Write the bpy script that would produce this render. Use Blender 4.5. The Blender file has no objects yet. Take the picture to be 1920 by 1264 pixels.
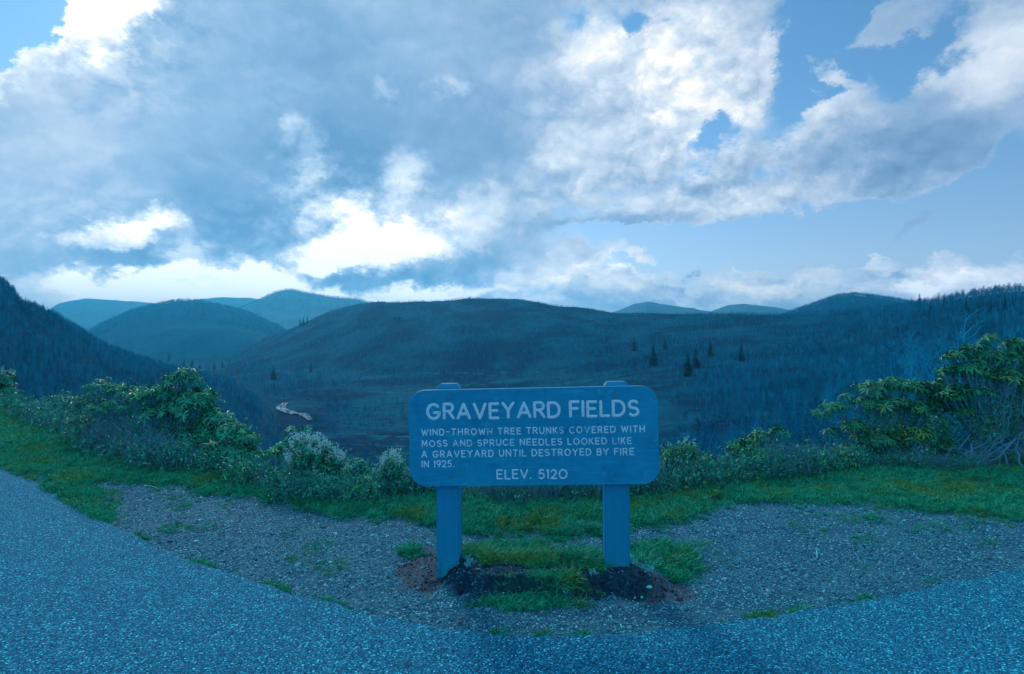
import bpy, math, random
import numpy as np
from mathutils import Vector, Matrix
random.seed(11)
RNG = np.random.default_rng(7)
SC = bpy.context.scene
COL = SC.collection
F, CX, CY, EYE = 1104.0, 960.0, 632.0, 1.68     # focal length in photo pixels, centre, eye height

# ------------------------------------------------------------------ camera
cam_data = bpy.data.cameras.new('camera')
cam = bpy.data.objects.new('camera', cam_data)
COL.objects.link(cam)
cam.location = (0, 0, EYE)
cam.rotation_euler = (math.radians(90), 0, 0)
cam_data.sensor_width = 36.0
cam_data.lens = 36.0 * F / 1920.0
cam_data.clip_start = 0.05
cam_data.clip_end = 40000
SC.camera = cam
SC.view_settings.view_transform = 'Standard'
SC.view_settings.look = 'None'
SC.view_settings.gamma = 1.0
SC.view_settings.exposure = 0.0
SC.render.engine = 'CYCLES'
SC.cycles.max_bounces = 5
SC.cycles.diffuse_bounces = 2
SC.cycles.glossy_bounces = 2
SC.cycles.transparent_max_bounces = 4
SC.cycles.volume_bounces = 0
SC.cycles.use_denoising = True

# ------------------------------------------------------------------ sky
SUN_EL, SUN_AZ = math.radians(34), math.radians(-24)      # behind the clouds, ahead and a little left


class NT:
    """small expression helper for shader nodes"""
    def __init__(s, tree):
        s.t = tree; s.n = tree.nodes; s.l = tree.links

    def put(s, sock, v):
        if hasattr(v, 'is_output') or isinstance(v, bpy.types.NodeSocket):
            s.l.new(v, sock)
        elif v is not None:
            try:
                sock.default_value = v
            except Exception:
                sock.default_value = (*v, 1.0)

    def m(s, op, a, b=None, c=None, clamp=False):
        n = s.n.new('ShaderNodeMath'); n.operation = op; n.use_clamp = clamp
        for i, v in enumerate((a, b, c)):
            if v is not None: s.put(n.inputs[i], v)
        return n.outputs[0]

    def v(s, op, a, b=None, scale=None, c=None):
        n = s.n.new('ShaderNodeVectorMath'); n.operation = op
        s.put(n.inputs[0], a)
        if b is not None: s.put(n.inputs[1], b)
        if c is not None: s.put(n.inputs[2], c)
        if scale is not None: s.put(n.inputs['Scale'], scale)
        return n.outputs['Value'] if op in ('LENGTH', 'DOT_PRODUCT', 'DISTANCE') else n.outputs['Vector']

    def add(s, a, b): return s.m('ADD', a, b)
    def sub(s, a, b): return s.m('SUBTRACT', a, b)
    def mul(s, a, b): return s.m('MULTIPLY', a, b)

    def noise(s, vec, scale, detail=4, rough=0.55, lac=2.0, col=False, w=None, dist=0.0):
        n = s.n.new('ShaderNodeTexNoise')
        n.inputs['Scale'].default_value = scale; n.inputs['Detail'].default_value = detail
        n.inputs['Roughness'].default_value = rough; n.inputs['Lacunarity'].default_value = lac
        n.inputs['Distortion'].default_value = dist
        if vec is not None: s.l.new(vec, n.inputs['Vector'])
        return n.outputs['Color'] if col else n.outputs['Fac']

    def voro(s, vec, scale, feature='F1', out='Color', rnd=1.0):
        n = s.n.new('ShaderNodeTexVoronoi'); n.feature = feature
        n.inputs['Scale'].default_value = scale; n.inputs['Randomness'].default_value = rnd
        if vec is not None: s.l.new(vec, n.inputs['Vector'])
        return n.outputs[out]

    def sm(s, x, a, b, lo=0.0, hi=1.0, mode='SMOOTHSTEP'):
        n = s.n.new('ShaderNodeMapRange'); n.interpolation_type = mode
        s.put(n.inputs['Value'], x)
        for k, q in (('From Min', a), ('From Max', b), ('To Min', lo), ('To Max', hi)):
            s.put(n.inputs[k], q)
        return n.outputs['Result']

    def mix(s, f, a, b, blend='MIX'):
        n = s.n.new('ShaderNodeMix'); n.data_type = 'RGBA'; n.blend_type = blend
        s.put(n.inputs['Factor'], f)
        for i, q in ((6, a), (7, b)):
            if isinstance(q, tuple) and len(q) == 3: q = (*q, 1.0)
            s.put(n.inputs[i], q)
        return n.outputs[2]

    def ramp(s, x, stops, mode='LINEAR'):
        n = s.n.new('ShaderNodeValToRGB'); n.color_ramp.interpolation = mode
        e = n.color_ramp.elements
        while len(e) < len(stops): e.new(0.5)
        for el, (p, c) in zip(e, stops):
            el.position = p; el.color = (*c, 1.0) if len(c) == 3 else c
        s.put(n.inputs[0], x)
        return n.outputs[0]

    def comb(s, x, y, z=0.0):
        n = s.n.new('ShaderNodeCombineXYZ')
        for i, q in enumerate((x, y, z)): s.put(n.inputs[i], q)
        return n.outputs[0]

    def sep(s, v):
        n = s.n.new('ShaderNodeSeparateXYZ'); s.l.new(v, n.inputs[0])
        return n.outputs


def lin(r, g, b):
    f = lambda c: (c / 255 / 12.92) if c / 255 <= 0.04045 else ((c / 255 + 0.055) / 1.055) ** 2.4
    return (f(r), f(g), f(b))


world = bpy.data.worlds.new('World')
SC.world = world
world.use_nodes = True
world.node_tree.nodes.clear()
W = NT(world.node_tree)
tc = W.n.new('ShaderNodeTexCoord').outputs['Generated']
D = W.v('NORMALIZE', tc)
dx, dy, dz = W.sep(D)
AZ = W.m('ARCTAN2', dx, dy)
EL = W.m('ARCTAN2', dz, W.m('SQRT', W.add(W.mul(dx, dx), W.mul(dy, dy))))
# cloud layer coordinates: the cloud sheet seen in perspective, flattening to the horizon
hz = W.m("MAXIMUM", W.add(dz, 0.22), 0.08)
Q = W.comb(W.m('DIVIDE', dx, hz), W.m('DIVIDE', dy, hz), W.mul(dz, 2.2))
P3 = W.comb(dx, dy, W.mul(dz, 1.35))
w1 = W.v('SUBTRACT', W.noise(P3, 3.6, 2, 0.5, col=True), (0.5, 0.5, 0.5))
w2 = W.v('SUBTRACT', W.noise(P3, 10.0, 7, 0.66, col=True), (0.5, 0.5, 0.5))
warp = W.v('ADD', W.v('SCALE', w1, scale=0.12), W.v('SCALE', w2, scale=0.15))
P3w = W.v('ADD', P3, W.v('SCALE', w2, scale=0.06))


def billow(vec, scale, detail=5, rough=0.55):
    n = W.n.new('ShaderNodeTexVoronoi'); n.feature = 'F1'; n.normalize = True
    n.inputs['Scale'].default_value = scale; n.inputs['Detail'].default_value = detail
    n.inputs['Roughness'].default_value = rough
    W.l.new(vec, n.inputs['Vector'])
    return W.m('SUBTRACT', 1.0, n.outputs['Distance'])


A2 = W.comb(AZ, EL, 0.0)
AW = W.v('ADD', A2, W.v('MULTIPLY', warp, (1.0, 0.8, 0.0)))


def pix2ang(px, py):
    t, v = (px - CX) / F, (CY - py) / F
    return math.atan(t), math.atan2(v, math.sqrt(1 + t * t))


def blob(px, py, rx, ry, rot=0.0, soft=1.0, vec=None):
    """1 in the middle falling to 0 at the ellipse, on the sky's own azimuth and elevation"""
    a, e = pix2ang(px, py)
    t = (px - CX) / F
    sx = 1.0 / (F * (1 + t * t)); sy = 1.0 / (F * math.sqrt(1 + t * t))
    n = W.n.new('ShaderNodeMapping'); n.vector_type = 'TEXTURE'
    n.inputs['Location'].default_value = (a, e, 0)
    n.inputs['Rotation'].default_value = (0, 0, math.radians(rot))
    n.inputs['Scale'].default_value = (rx * sx, ry * sy, 1)
    W.l.new(vec if vec is not None else AW, n.inputs['Vector'])
    return W.sm(W.v('LENGTH', n.outputs[0]), 1.0 + 0.55 * soft, 1.0 - 0.85 * soft)


def total(start, items):
    acc = start
    for amp, b in items:
        acc = W.m('MULTIPLY_ADD', b, amp, acc)
    return acc


# --- how much cloud: negative values open blue sky
n_q = W.noise(Q, 2.6, 8, 0.6)
n_fine = W.noise(P3w, 24.0, 6, 0.62)
bil = billow(P3w, 8.0)
n_big = W.add(W.mul(W.noise(P3, 5.0, 8, 0.6), 0.55), W.mul(bil, 0.55))
cover = W.m('MULTIPLY_ADD', W.sub(n_big, 0.62), 3.0, 0.62)
lowband = W.sm(dz, 0.17, 0.02)
cover = W.m('MULTIPLY_ADD', W.mul(W.sub(n_q, 0.5), lowband), 2.4, cover)
cover = W.m('MULTIPLY_ADD', W.sub(n_fine, 0.5), 1.0, cover)
COVER = [
    (.55, (520, 230, 560, 260, 0, .9)),
    (-1.7, (-10, 5, 165, 100, 28, .35)), (-1.0, (-60, 110, 75, 110, 0, .6)),
    (-1.4, (1625, 60, 195, 140, -8, .6)), (-1.0, (1480, 190, 90, 65, 20, .8)), (-.75, (1740, 170, 130, 45, 30, .9)),
    (-1.1, (1910, 330, 75, 130, 0, .8)), (-1.5, (1560, 440, 430, 55, 3, .7)), (.9, (1880, 415, 40, 22, 20, .7)), (.7, (1400, 415, 24, 10, 0, .7)), (-.5, (1160, 235, 40, 14, 30, .9)), (-.6, (1320, 250, 60, 25, 60, .9)), (-.5, (1290, 330, 50, 14, 20, .9)), (-.6, (1205, 30, 90, 26, 0, .9)), (-.5, (1385, 60, 60, 24, 40, .9)), (-.75, (1300, 497, 330, 12, 2, .9)), (-.7, (1500, 520, 300, 9, -2, .9)), (-.6, (1350, 560, 240, 7, 0, .9)), (-.6, (1620, 545, 160, 9, 0, .9)), (-1.2, (1180, 455, 150, 24, 0, .8)), (-1.2, (1890, 420, 120, 90, 0, .7)),
    (-.7, (1400, 500, 420, 26, 0, .9)), (-.8, (1345, 255, 70, 40, 50, .9)), (-.5, (1060, 25, 32, 20, 0, .8)), (-.6, (1210, 40, 45, 20, 0, .8)),
    (-.6, (1445, 325, 45, 22, 0, .8)), (-.5, (1130, 410, 200, 14, 0, .9)),
    (1.5, (1690, 52, 95, 28, 22, .9)), (1.1, (1570, 135, 60, 18, -35, .9)), (.8, (1450, 130, 60, 90, 0, .9)),
    (1.1, (1860, 95, 115, 105, 35, .5)), (1.1, (1700, 250, 175, 100, -10, .6)), (.7, (1590, 215, 60, 60, 0, .8)),
    (1.1, (1735, 424, 88, 17, 27, .8)), (1.0, (1690, 492, 42, 26, 0, .8)), (1.0, (1870, 500, 90, 40, 0, .7)), (.8, (1760, 530, 130, 26, 0, .8)),
    (.55, (1250, 535, 350, 40, 0, .9)), (.35, (1180, 490, 220, 20, 0, .9)), (.6, (1330, 380, 200, 35, 8, .8)), (.5, (1290, 110, 160, 90, -20, .8)),
]
cover = total(cover, [(a, blob(*b)) for a, b in COVER])

# --- how bright the cloud is
SHADE = [
    # silver edges and burnt-out gaps near the hidden sun
    (.85, (190, 28, 150, 42, 22, .8)), (.45, (60, 100, 60, 42, 35, .9)), (.5, (310, 42, 42, 22, 0, .8)), (.4, (10, 120, 22, 60, 0, .9)), (.3, (210, 85, 35, 45, 0, .9)),
    (.62, (215, 425, 105, 30, 18, .55)), (.5, (285, 400, 50, 26, 10, .7)), (1.1, (340, 545, 280, 38, 4, .6)), (.45, (430, 505, 60, 26, 0, .7)), (.35, (330, 480, 40, 30, 0, .8)),
    (.9, (690, 455, 130, 42, 3, .6)), (.5, (655, 400, 38, 50, 20, .8)), (.5, (575, 510, 75, 24, 35, .6)), (.62, (750, 335, 52, 38, 20, .9)), (.35, (880, 425, 70, 45, 0, .9)),
    (.75, (740, 545, 200, 20, 0, .7)), (.5, (560, 305, 32, 50, -30, .9)), (.35, (530, 250, 40, 20, 30, .9)), (.3, (860, 170, 26, 20, 0, .9)), (.25, (740, 180, 22, 14, 0, .9)), (.3, (940, 370, 26, 26, 0, .9)), (.3, (600, 385, 60, 24, 0, .9)), (.45, (612, 445, 25, 18, 0, .7)),
    # grey bellies
    (-.34, (640, 170, 160, 210, 15, .9)), (-.28, (640, 310, 90, 60, 0, .9)), (-.34, (400, 430, 105, 90, 0, .8)), (-.2, (470, 320, 110, 90, 20, .9)),
    (-.55, (228, 480, 74, 42, 0, .7)), (-.48, (640, 508, 70, 20, 0, .7)), (-.42, (800, 500, 150, 32, 6, .7)), (-.26, (110, 540, 130, 45, 0, .9)), (-.3, (450, 490, 45, 35, 0, .8)),
    (-.22, (880, 200, 150, 200, 0, .9)), (-.16, (300, 300, 90, 60, 30, .9)), (-.2, (950, 280, 110, 100, 0, .9)), (-.15, (340, 370, 60, 50, 0, .9)),
    (-.34, (1720, 310, 170, 65, -8, .9)), (-.16, (1790, 240, 120, 50, -30, .9)), (-.45, (1735, 424, 100, 26, 27, .9)), (-.35, (1080, 550, 30, 30, 0, .5)), (-.25, (1180, 420, 40, 20, 0, .9)),
    (-.3, (1695, 502, 28, 10, 0, .8)), (-.3, (1840, 475, 50, 18, 20, .8)), (-.25, (1440, 497, 20, 8, 0, .8)),
    # white heaps on the right
    (.3, (1250, 110, 190, 105, -12, .9)), (.22, (1330, 205, 110, 50, -10, .9)), (.3, (1090, 70, 60, 45, 0, .9)), (.42, (1870, 100, 120, 85, 30, .8)), (.24, (1580, 190, 60, 45, 20, .9)),
    (.22, (1180, 380, 130, 26, -5, .9)), (.2, (1450, 370, 120, 30, 0, .9)), (.25, (1080, 280, 50, 50, 0, .9)), (.34, (1150, 520, 240, 55, 0, .9)), (.3, (1000, 550, 130, 40, 0, .9)), (.5, (1820, 515, 140, 45, 0, .9)), (.3, (1500, 550, 260, 24, 0, .9)), (.35, (1668, 482, 40, 22, 0, .8)), (.3, (1885, 410, 40, 20, 0, .8)), (.3, (1740, 535, 60, 20, 0, .8)), (.25, (1240, 500, 120, 12, 2, .8)), (-.25, (1330, 520, 60, 10, 0, .8)),
    (.14, (160, 220, 240, 150, 0, .9)), (.22, (350, 520, 280, 50, 0, .9)), (.2, (760, 420, 180, 70, 0, .9)), (.3, (330, 420, 30, 50, 0, .9)), (.12, (1250, 330, 260, 80, 0, .9)), (.1, (1300, 150, 250, 140, 0, .9)),
]
# where the cloud is broken and crisp, and where it is a smooth grey sheet
crisp = total(0.3, [(a, blob(*b)) for a, b in [
    (.5, (200, 60, 220, 90, 20, .9)), (.7, (300, 470, 260, 110, 0, .9)), (.9, (680, 430, 220, 110, 0, .9)), (.45, (560, 320, 90, 90, 0, .9)),
    (.7, (1280, 150, 260, 150, 0, .9)), (.5, (1500, 340, 260, 110, 0, .9)), (.5, (1150, 380, 230, 80, 0, .9)), (.6, (1350, 530, 600, 60, 0, .9))]])
dens = W.sm(cover, -0.15, W.m('MULTIPLY_ADD', crisp, -0.45, 1.05))
emb = W.sub(billow(W.v('ADD', P3w, (-0.006, 0.0, 0.016)), 8.0), bil)
soft_n = W.noise(P3w, 3.6, 7, 0.52)
L = W.m('MULTIPLY_ADD', W.sub(soft_n, 0.5), 0.62, 0.40)
det = W.m('MULTIPLY_ADD', emb, -1.7, W.m('MULTIPLY', W.sub(n_fine, 0.5), 0.75))
det = W.m('MULTIPLY_ADD', W.sub(n_big, 0.62), 0.9, det)
L = W.m('MULTIPLY_ADD', det, W.mul(crisp, 1.35), L)
L = W.m('MULTIPLY_ADD', W.mul(W.sub(n_q, 0.5), lowband), 1.3, L)
L = total(L, [(a if a > 0 else a * 0.62, blob(*b)) for a, b in SHADE])
# thin cloud edges let more light through
L = W.m('MULTIPLY_ADD', W.sm(cover, 0.9, 0.1), 0.2, L)
ccol = W.ramp(W.m('MULTIPLY', L, 0.8, clamp=True), [
    (0.0, lin(112, 148, 186)), (0.2, lin(136, 168, 204)), (0.36, lin(162, 189, 218)), (0.52, lin(196, 213, 233)),
    (0.68, lin(226, 238, 250)), (0.8, (1.0, 1.0, 1.0)), (1.0, (1.35, 1.35, 1.35))])
sky = W.n.new('ShaderNodeTexSky')
sky.sky_type = 'NISHITA'; sky.sun_disc = False
sky.sun_elevation = SUN_EL; sky.sun_rotation = SUN_AZ
sky.altitude = 1500; sky.air_density = 1.0; sky.dust_density = 0.6; sky.ozone_density = 1.6
bg1 = W.n.new('ShaderNodeBackground'); bg1.inputs['Strength'].default_value = 0.13
W.l.new(W.mix(1.0, sky.outputs[0], W.ramp(W.m('MULTIPLY', dz, 2.0, clamp=True), [(0.0, (.95, .74, .72)), (0.25, (.88, .86, .86)), (0.6, (.74, 1.0, 1.06)), (1.0, (.65, 1.05, 1.12))]), 'MULTIPLY'), bg1.inputs['Color'])
bg2 = W.n.new('ShaderNodeBackground'); bg2.inputs['Strength'].default_value = 1.0
W.l.new(ccol, bg2.inputs['Color'])
hglow = W.m('EXPONENT', W.mul(W.m('MAXIMUM', dz, 0.0), -9.0))
W.l.new(W.m('MULTIPLY_ADD', hglow, 0.75, 1.0), bg2.inputs['Strength'])
W.l.new(W.m('MULTIPLY_ADD', hglow, 0.10, 0.13), bg1.inputs['Strength'])
ms = W.n.new('ShaderNodeMixShader')
W.l.new(dens, ms.inputs[0]); W.l.new(bg1.outputs[0], ms.inputs[1]); W.l.new(bg2.outputs[0], ms.inputs[2])
wo = W.n.new('ShaderNodeOutputWorld'); W.l.new(ms.outputs[0], wo.inputs['Surface'])
world.cycles.sampling_method = 'MANUAL'
world.cycles.sample_map_resolution = 1024

# ------------------------------------------------------------------ sun, soft behind cloud
sl = bpy.data.lights.new('sun', 'SUN'); sl.energy = 1.5; sl.angle = math.radians(14); sl.color = (1.0, 0.98, 0.95)
so = bpy.data.objects.new('sun', sl); COL.objects.link(so)
sd = Vector((math.sin(SUN_AZ) * math.cos(SUN_EL), math.cos(SUN_AZ) * math.cos(SUN_EL), math.sin(SUN_EL)))
so.rotation_euler = sd.to_track_quat('Z', 'Y').to_euler()
so.location = (0, 0, 50)


# ================================================================== helpers
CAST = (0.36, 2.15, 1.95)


def material(name, build, rough=0.8, spec=0.3, cast=CAST):
    m = bpy.data.materials.new(name); m.use_nodes = True
    N = NT(m.node_tree)
    b = m.node_tree.nodes['Principled BSDF']
    b.inputs['Roughness'].default_value = rough
    b.inputs['Specular IOR Level'].default_value = spec * 0.55
    N.b = b
    N.obj = N.n.new('ShaderNodeTexCoord').outputs['Object']
    N.geo = N.n.new('ShaderNodeNewGeometry')
    N.info = N.n.new('ShaderNodeObjectInfo')
    c = build(N)
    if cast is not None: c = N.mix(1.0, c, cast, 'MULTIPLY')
    N.put(b.inputs['Base Color'], c)
    return m


def set_bump(N, h, strength=0.5, dist=0.01):
    n = N.n.new('ShaderNodeBump'); n.inputs['Strength'].default_value = strength
    n.inputs['Distance'].default_value = dist
    N.l.new(h, n.inputs['Height']); N.l.new(n.outputs[0], N.b.inputs['Normal'])


def attr(N, name):
    n = N.n.new('ShaderNodeAttribute'); n.attribute_name = name
    return n.outputs['Fac']


def mesh_np(name, V, Fc, mats=(), smooth=False, attrs=None, matidx=None):
    """V (n,3); Fc list of arrays (m,k)"""
    me = bpy.data.meshes.new(name)
    V = np.asarray(V, dtype=np.float32)
    if not isinstance(Fc, (list, tuple)): Fc = [Fc]
    Fc = [np.asarray(f, dtype=np.int32) for f in Fc if len(f)]
    nl = sum(f.size for f in Fc); nf = sum(len(f) for f in Fc)
    me.vertices.add(len(V)); me.vertices.foreach_set('co', V.ravel())
    me.loops.add(nl); me.loops.foreach_set('vertex_index', np.concatenate([f.ravel() for f in Fc]))
    me.polygons.add(nf)
    tot = np.concatenate([np.full(len(f), f.shape[1], dtype=np.int32) for f in Fc])
    st = np.concatenate([[0], np.cumsum(tot)[:-1]]).astype(np.int32)
    me.polygons.foreach_set('loop_start', st)
    for m in mats: me.materials.append(m)
    if matidx is not None: me.polygons.foreach_set('material_index', np.asarray(matidx, dtype=np.int32))
    me.polygons.foreach_set('use_smooth', np.full(nf, smooth, dtype=bool))
    for k, a in (attrs or {}).items():
        at = me.attributes.new(k, 'FLOAT', 'POINT'); at.data.foreach_set('value', np.asarray(a, dtype=np.float32))
    me.update(calc_edges=True)
    return me


def link(name, me, parent=None, loc=None):
    o = bpy.data.objects.new(name, me); COL.objects.link(o)
    if parent is not None: o.parent = parent
    if loc is not None: o.location = loc
    return o


def tag(o, label=None, cat=None, group=None, kind=None):
    if label: o['label'] = label
    if cat: o['category'] = cat
    if group: o['group'] = group
    if kind: o['kind'] = kind
    return o


def thing(name, loc, label, cat, group=None, rz=0.0):
    o = bpy.data.objects.new(name, None); COL.objects.link(o)
    o.empty_display_size = 0.2
    o.location = loc; o.rotation_euler = (0, 0, rz)
    return tag(o, label, cat, group)


class MB:
    """collects vertices and faces for one mesh"""
    def __init__(s): s.V = []; s.F = []; s.M = []

    def add(s, V, Fs, m=0):
        o = len(s.V); s.V.extend([tuple(v) for v in V])
        for f in Fs: s.F.append(tuple(i + o for i in f)); s.M.append(m)

    def tube(s, pts, rads, k=5, cap=True, m=0, squash=None):
        pts = [Vector(p) for p in pts]; n = len(pts); V = []
        up = Vector((0.13, 0.31, 0.94))
        for i, p in enumerate(pts):
            d = (pts[min(i + 1, n - 1)] - pts[max(i - 1, 0)])
            if d.length < 1e-9: d = Vector((0, 0, 1))
            d.normalize()
            a = d.cross(up)
            if a.length < 1e-3: a = d.cross(Vector((1, 0, 0)))
            a.normalize(); b = d.cross(a)
            for j in range(k):
                th = 2 * math.pi * j / k
                q = a * math.cos(th) + b * math.sin(th)
                V.append(p + q * rads[i])
        Fs = []
        for i in range(n - 1):
            for j in range(k):
                j2 = (j + 1) % k
                Fs.append((i * k + j, i * k + j2, (i + 1) * k + j2, (i + 1) * k + j))
        if cap and k > 2:
            Fs.append(tuple(range(k - 1, -1, -1))); Fs.append(tuple((n - 1) * k + j for j in range(k)))
        s.add(V, Fs, m)

    def mesh(s, name, mats=(), smooth=False):
        me = bpy.data.meshes.new(name)
        me.from_pydata(s.V, [], s.F)
        for m in mats: me.materials.append(m)
        me.polygons.foreach_set('material_index', s.M)
        me.polygons.foreach_set('use_smooth', [smooth] * len(s.F))
        me.update()
        return me


def rotmats(e):
    """euler angles (n,3) XYZ to matrices"""
    cx, sx = np.cos(e[:, 0]), np.sin(e[:, 0]); cy, sy = np.cos(e[:, 1]), np.sin(e[:, 1]); cz, sz = np.cos(e[:, 2]), np.sin(e[:, 2])
    R = np.zeros((len(e), 3, 3))
    R[:, 0, 0] = cy * cz; R[:, 0, 1] = sx * sy * cz - cx * sz; R[:, 0, 2] = cx * sy * cz + sx * sz
    R[:, 1, 0] = cy * sz; R[:, 1, 1] = sx * sy * sz + cx * cz; R[:, 1, 2] = cx * sy * sz - sx * cz
    R[:, 2, 0] = -sy; R[:, 2, 1] = sx * cy; R[:, 2, 2] = cx * cy
    return R


def frames(d):
    """rotation matrices whose Z looks along d, with a random spin"""
    d = d / np.linalg.norm(d, axis=1, keepdims=True)
    a = RNG.normal(size=d.shape); a -= (a * d).sum(1, keepdims=True) * d
    a /= np.linalg.norm(a, axis=1, keepdims=True)
    b = np.cross(d, a)
    return np.stack([a, b, d], axis=2)


def replicate(V, Fs, R, T, S):
    """copies of a template (V, tris) by rotation R, translation T, scale S"""
    n = len(T)
    VV = np.einsum('nij,kj->nki', R, V) * S[:, None, None] + T[:, None, :]
    FF = Fs[None] + (np.arange(n) * len(V))[:, None, None]
    return VV.reshape(-1, 3), FF.reshape(-1, Fs.shape[1])


# smooth value noise in numpy
def vnoise(x, y, seed=0):
    xi = np.floor(x).astype(np.int64); yi = np.floor(y).astype(np.int64)
    fx = x - xi; fy = y - yi
    fx = fx * fx * (3 - 2 * fx); fy = fy * fy * (3 - 2 * fy)

    def h(a, b):
        n = (a * 374761393 + b * 668265263 + seed * 974634777) & 0x7fffffff
        n = ((n ^ (n >> 13)) * 1274126177) & 0x7fffffff
        n = (n ^ (n >> 16)) & 0xffff
        return n / 65535.0
    return (h(xi, yi) * (1 - fx) + h(xi + 1, yi) * fx) * (1 - fy) + (h(xi, yi + 1) * (1 - fx) + h(xi + 1, yi + 1) * fx) * fy


def fbm(x, y, seed=0, o=5, g=0.5):
    a = 1.0; s = 0; t = 0
    for i in range(o):
        s = s + a * vnoise(x * 2 ** i, y * 2 ** i, seed + i * 17); t += a; a *= g
    return s / t


def sstep(x, a, b):
    t = np.clip((x - a) / (b - a), 0, 1)
    return t * t * (3 - 2 * t)


PROTO = {}


def proto_collection(name, meshes):
    c = bpy.data.collections.new(name)
    for i, me in enumerate(meshes):
        o = bpy.data.objects.new('%s_%02d' % (name, i), me)
        c.objects.link(o)
    return c


def scatter(name, pts, rot, scl, idx, coll, label, cat=None, kind='stuff', parent=None):
    me = bpy.data.meshes.new(name)
    pts = np.asarray(pts, dtype=np.float32); n = len(pts)
    me.vertices.add(n); me.vertices.foreach_set('co', pts.ravel())
    a = me.attributes.new('rot', 'FLOAT_VECTOR', 'POINT'); a.data.foreach_set('vector', np.asarray(rot, dtype=np.float32).ravel())
    scl = np.asarray(scl, dtype=np.float32)
    if scl.ndim == 1: scl = np.repeat(scl[:, None], 3, 1)
    a = me.attributes.new('scl', 'FLOAT_VECTOR', 'POINT'); a.data.foreach_set('vector', scl.ravel())
    a = me.attributes.new('idx', 'INT', 'POINT'); a.data.foreach_set('value', np.asarray(idx, dtype=np.int32))
    me.update()
    o = link(name, me, parent)
    g = bpy.data.node_groups.new(name, 'GeometryNodeTree')
    g.interface.new_socket('Geometry', in_out='INPUT', socket_type='NodeSocketGeometry')
    g.interface.new_socket('Geometry', in_out='OUTPUT', socket_type='NodeSocketGeometry')
    gi = g.nodes.new('NodeGroupInput'); go = g.nodes.new('NodeGroupOutput')
    ci = g.nodes.new('GeometryNodeCollectionInfo')
    ci.inputs['Collection'].default_value = coll
    ci.inputs['Separate Children'].default_value = True; ci.inputs['Reset Children'].default_value = True
    ip = g.nodes.new('GeometryNodeInstanceOnPoints'); ip.inputs['Pick Instance'].default_value = True

    def na(nm, ty):
        q = g.nodes.new('GeometryNodeInputNamedAttribute'); q.data_type = ty; q.inputs['Name'].default_value = nm
        return q.outputs['Attribute']
    er = g.nodes.new('FunctionNodeEulerToRotation')
    L_ = g.links
    L_.new(gi.outputs[0], ip.inputs['Points']); L_.new(ci.outputs[0], ip.inputs['Instance'])
    L_.new(na('idx', 'INT'), ip.inputs['Instance Index'])
    L_.new(na('rot', 'FLOAT_VECTOR'), er.inputs[0]); L_.new(er.outputs[0], ip.inputs['Rotation'])
    L_.new(na('scl', 'FLOAT_VECTOR'), ip.inputs['Scale'])
    L_.new(ip.outputs[0], go.inputs[0])
    md = o.modifiers.new('scatter', 'NODES'); md.node_group = g
    return tag(o, label, cat, None, kind)


# ================================================================== layout curves (read in photo pixels, used on the ground)
def curve(pts):
    p = np.array(pts, float)
    return lambda x: np.interp(x, p[:, 0], p[:, 1])


RIM = curve([(-900, 722), (-400, 735), (0, 762), (60, 790), (120, 815), (200, 856), (280, 880), (360, 886), (440, 903), (520, 925), (600, 946), (660, 951), (720, 945), (800, 939),
             (870, 944), (1000, 946), (1130, 938), (1230, 922), (1350, 908), (1450, 898), (1550, 886), (1700, 883), (1800, 888), (1920, 880), (2300, 872), (3000, 860)])
GRAVTOP = curve([(-900, 790), (-300, 835), (0, 885), (60, 905), (130, 925), (180, 918), (250, 908), (330, 914), (400, 926), (450, 936), (520, 946), (600, 960), (680, 967), (760, 968), (820, 984),
                 (900, 1000), (1000, 1003), (1100, 1002), (1200, 996), (1260, 986), (1330, 962), (1430, 946), (1520, 946), (1600, 956), (1750, 972), (1850, 978), (1920, 982), (2500, 985)])
ROADEDGE = curve([(-900, 785), (-300, 832), (0, 880), (60, 905), (120, 940), (180, 975), (260, 1012), (360, 1056), (450, 1086), (550, 1115), (650, 1140), (750, 1163), (850, 1182), (930, 1191),
                  (1050, 1196), (1150, 1192), (1250, 1183), (1350, 1170), (1450, 1155), (1550, 1140), (1650, 1122), (1750, 1103), (1850, 1083), (1920, 1068), (2300, 1005), (3000, 940)])
G0 = EYE * F


def px_of(x, y): return CX + F * x / np.maximum(y, 0.3)
def row_of(x, y): return CY + G0 / np.maximum(y, 0.3)
def at(px, row, z=0.0):
    y = (EYE - z) * F / (row - CY)
    return Vector(((px - CX) / F * y, y, z))


def rimY(px): return G0 / (RIM(px) - CY)


# --- masks on the near ground
def mound_h(x, y):
    """raised turf round the sign posts with an undercut front"""
    nx = fbm(x * 7 + 3, y * 7, 5, 4) - 0.5
    nf = fbm(x * 16 + 9, y * 16, 15, 3) - 0.5
    front = 3.86 - 0.03 * np.sin(x * 7) + nx * 0.16 + nf * 0.06
    left = sstep(x + nx * 0.1, -0.50, -0.32)
    right = 1 - sstep(x + nx * 0.2, 0.84, 1.12)
    top = sstep(y, front - 0.05, front + 0.015) * (1 - sstep(y, 4.1, 4.65)) * left * right
    skirt = sstep(y, front - 0.42, front) * (1 - sstep(y, 4.1, 4.7)) * sstep(x, -0.85, -0.35) * (1 - sstep(x, 0.8, 1.5))
    return 0.11 * top * (0.8 + 0.4 * fbm(x * 5, y * 5, 8, 3)) + 0.03 * skirt * (0.6 + nx)


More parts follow.
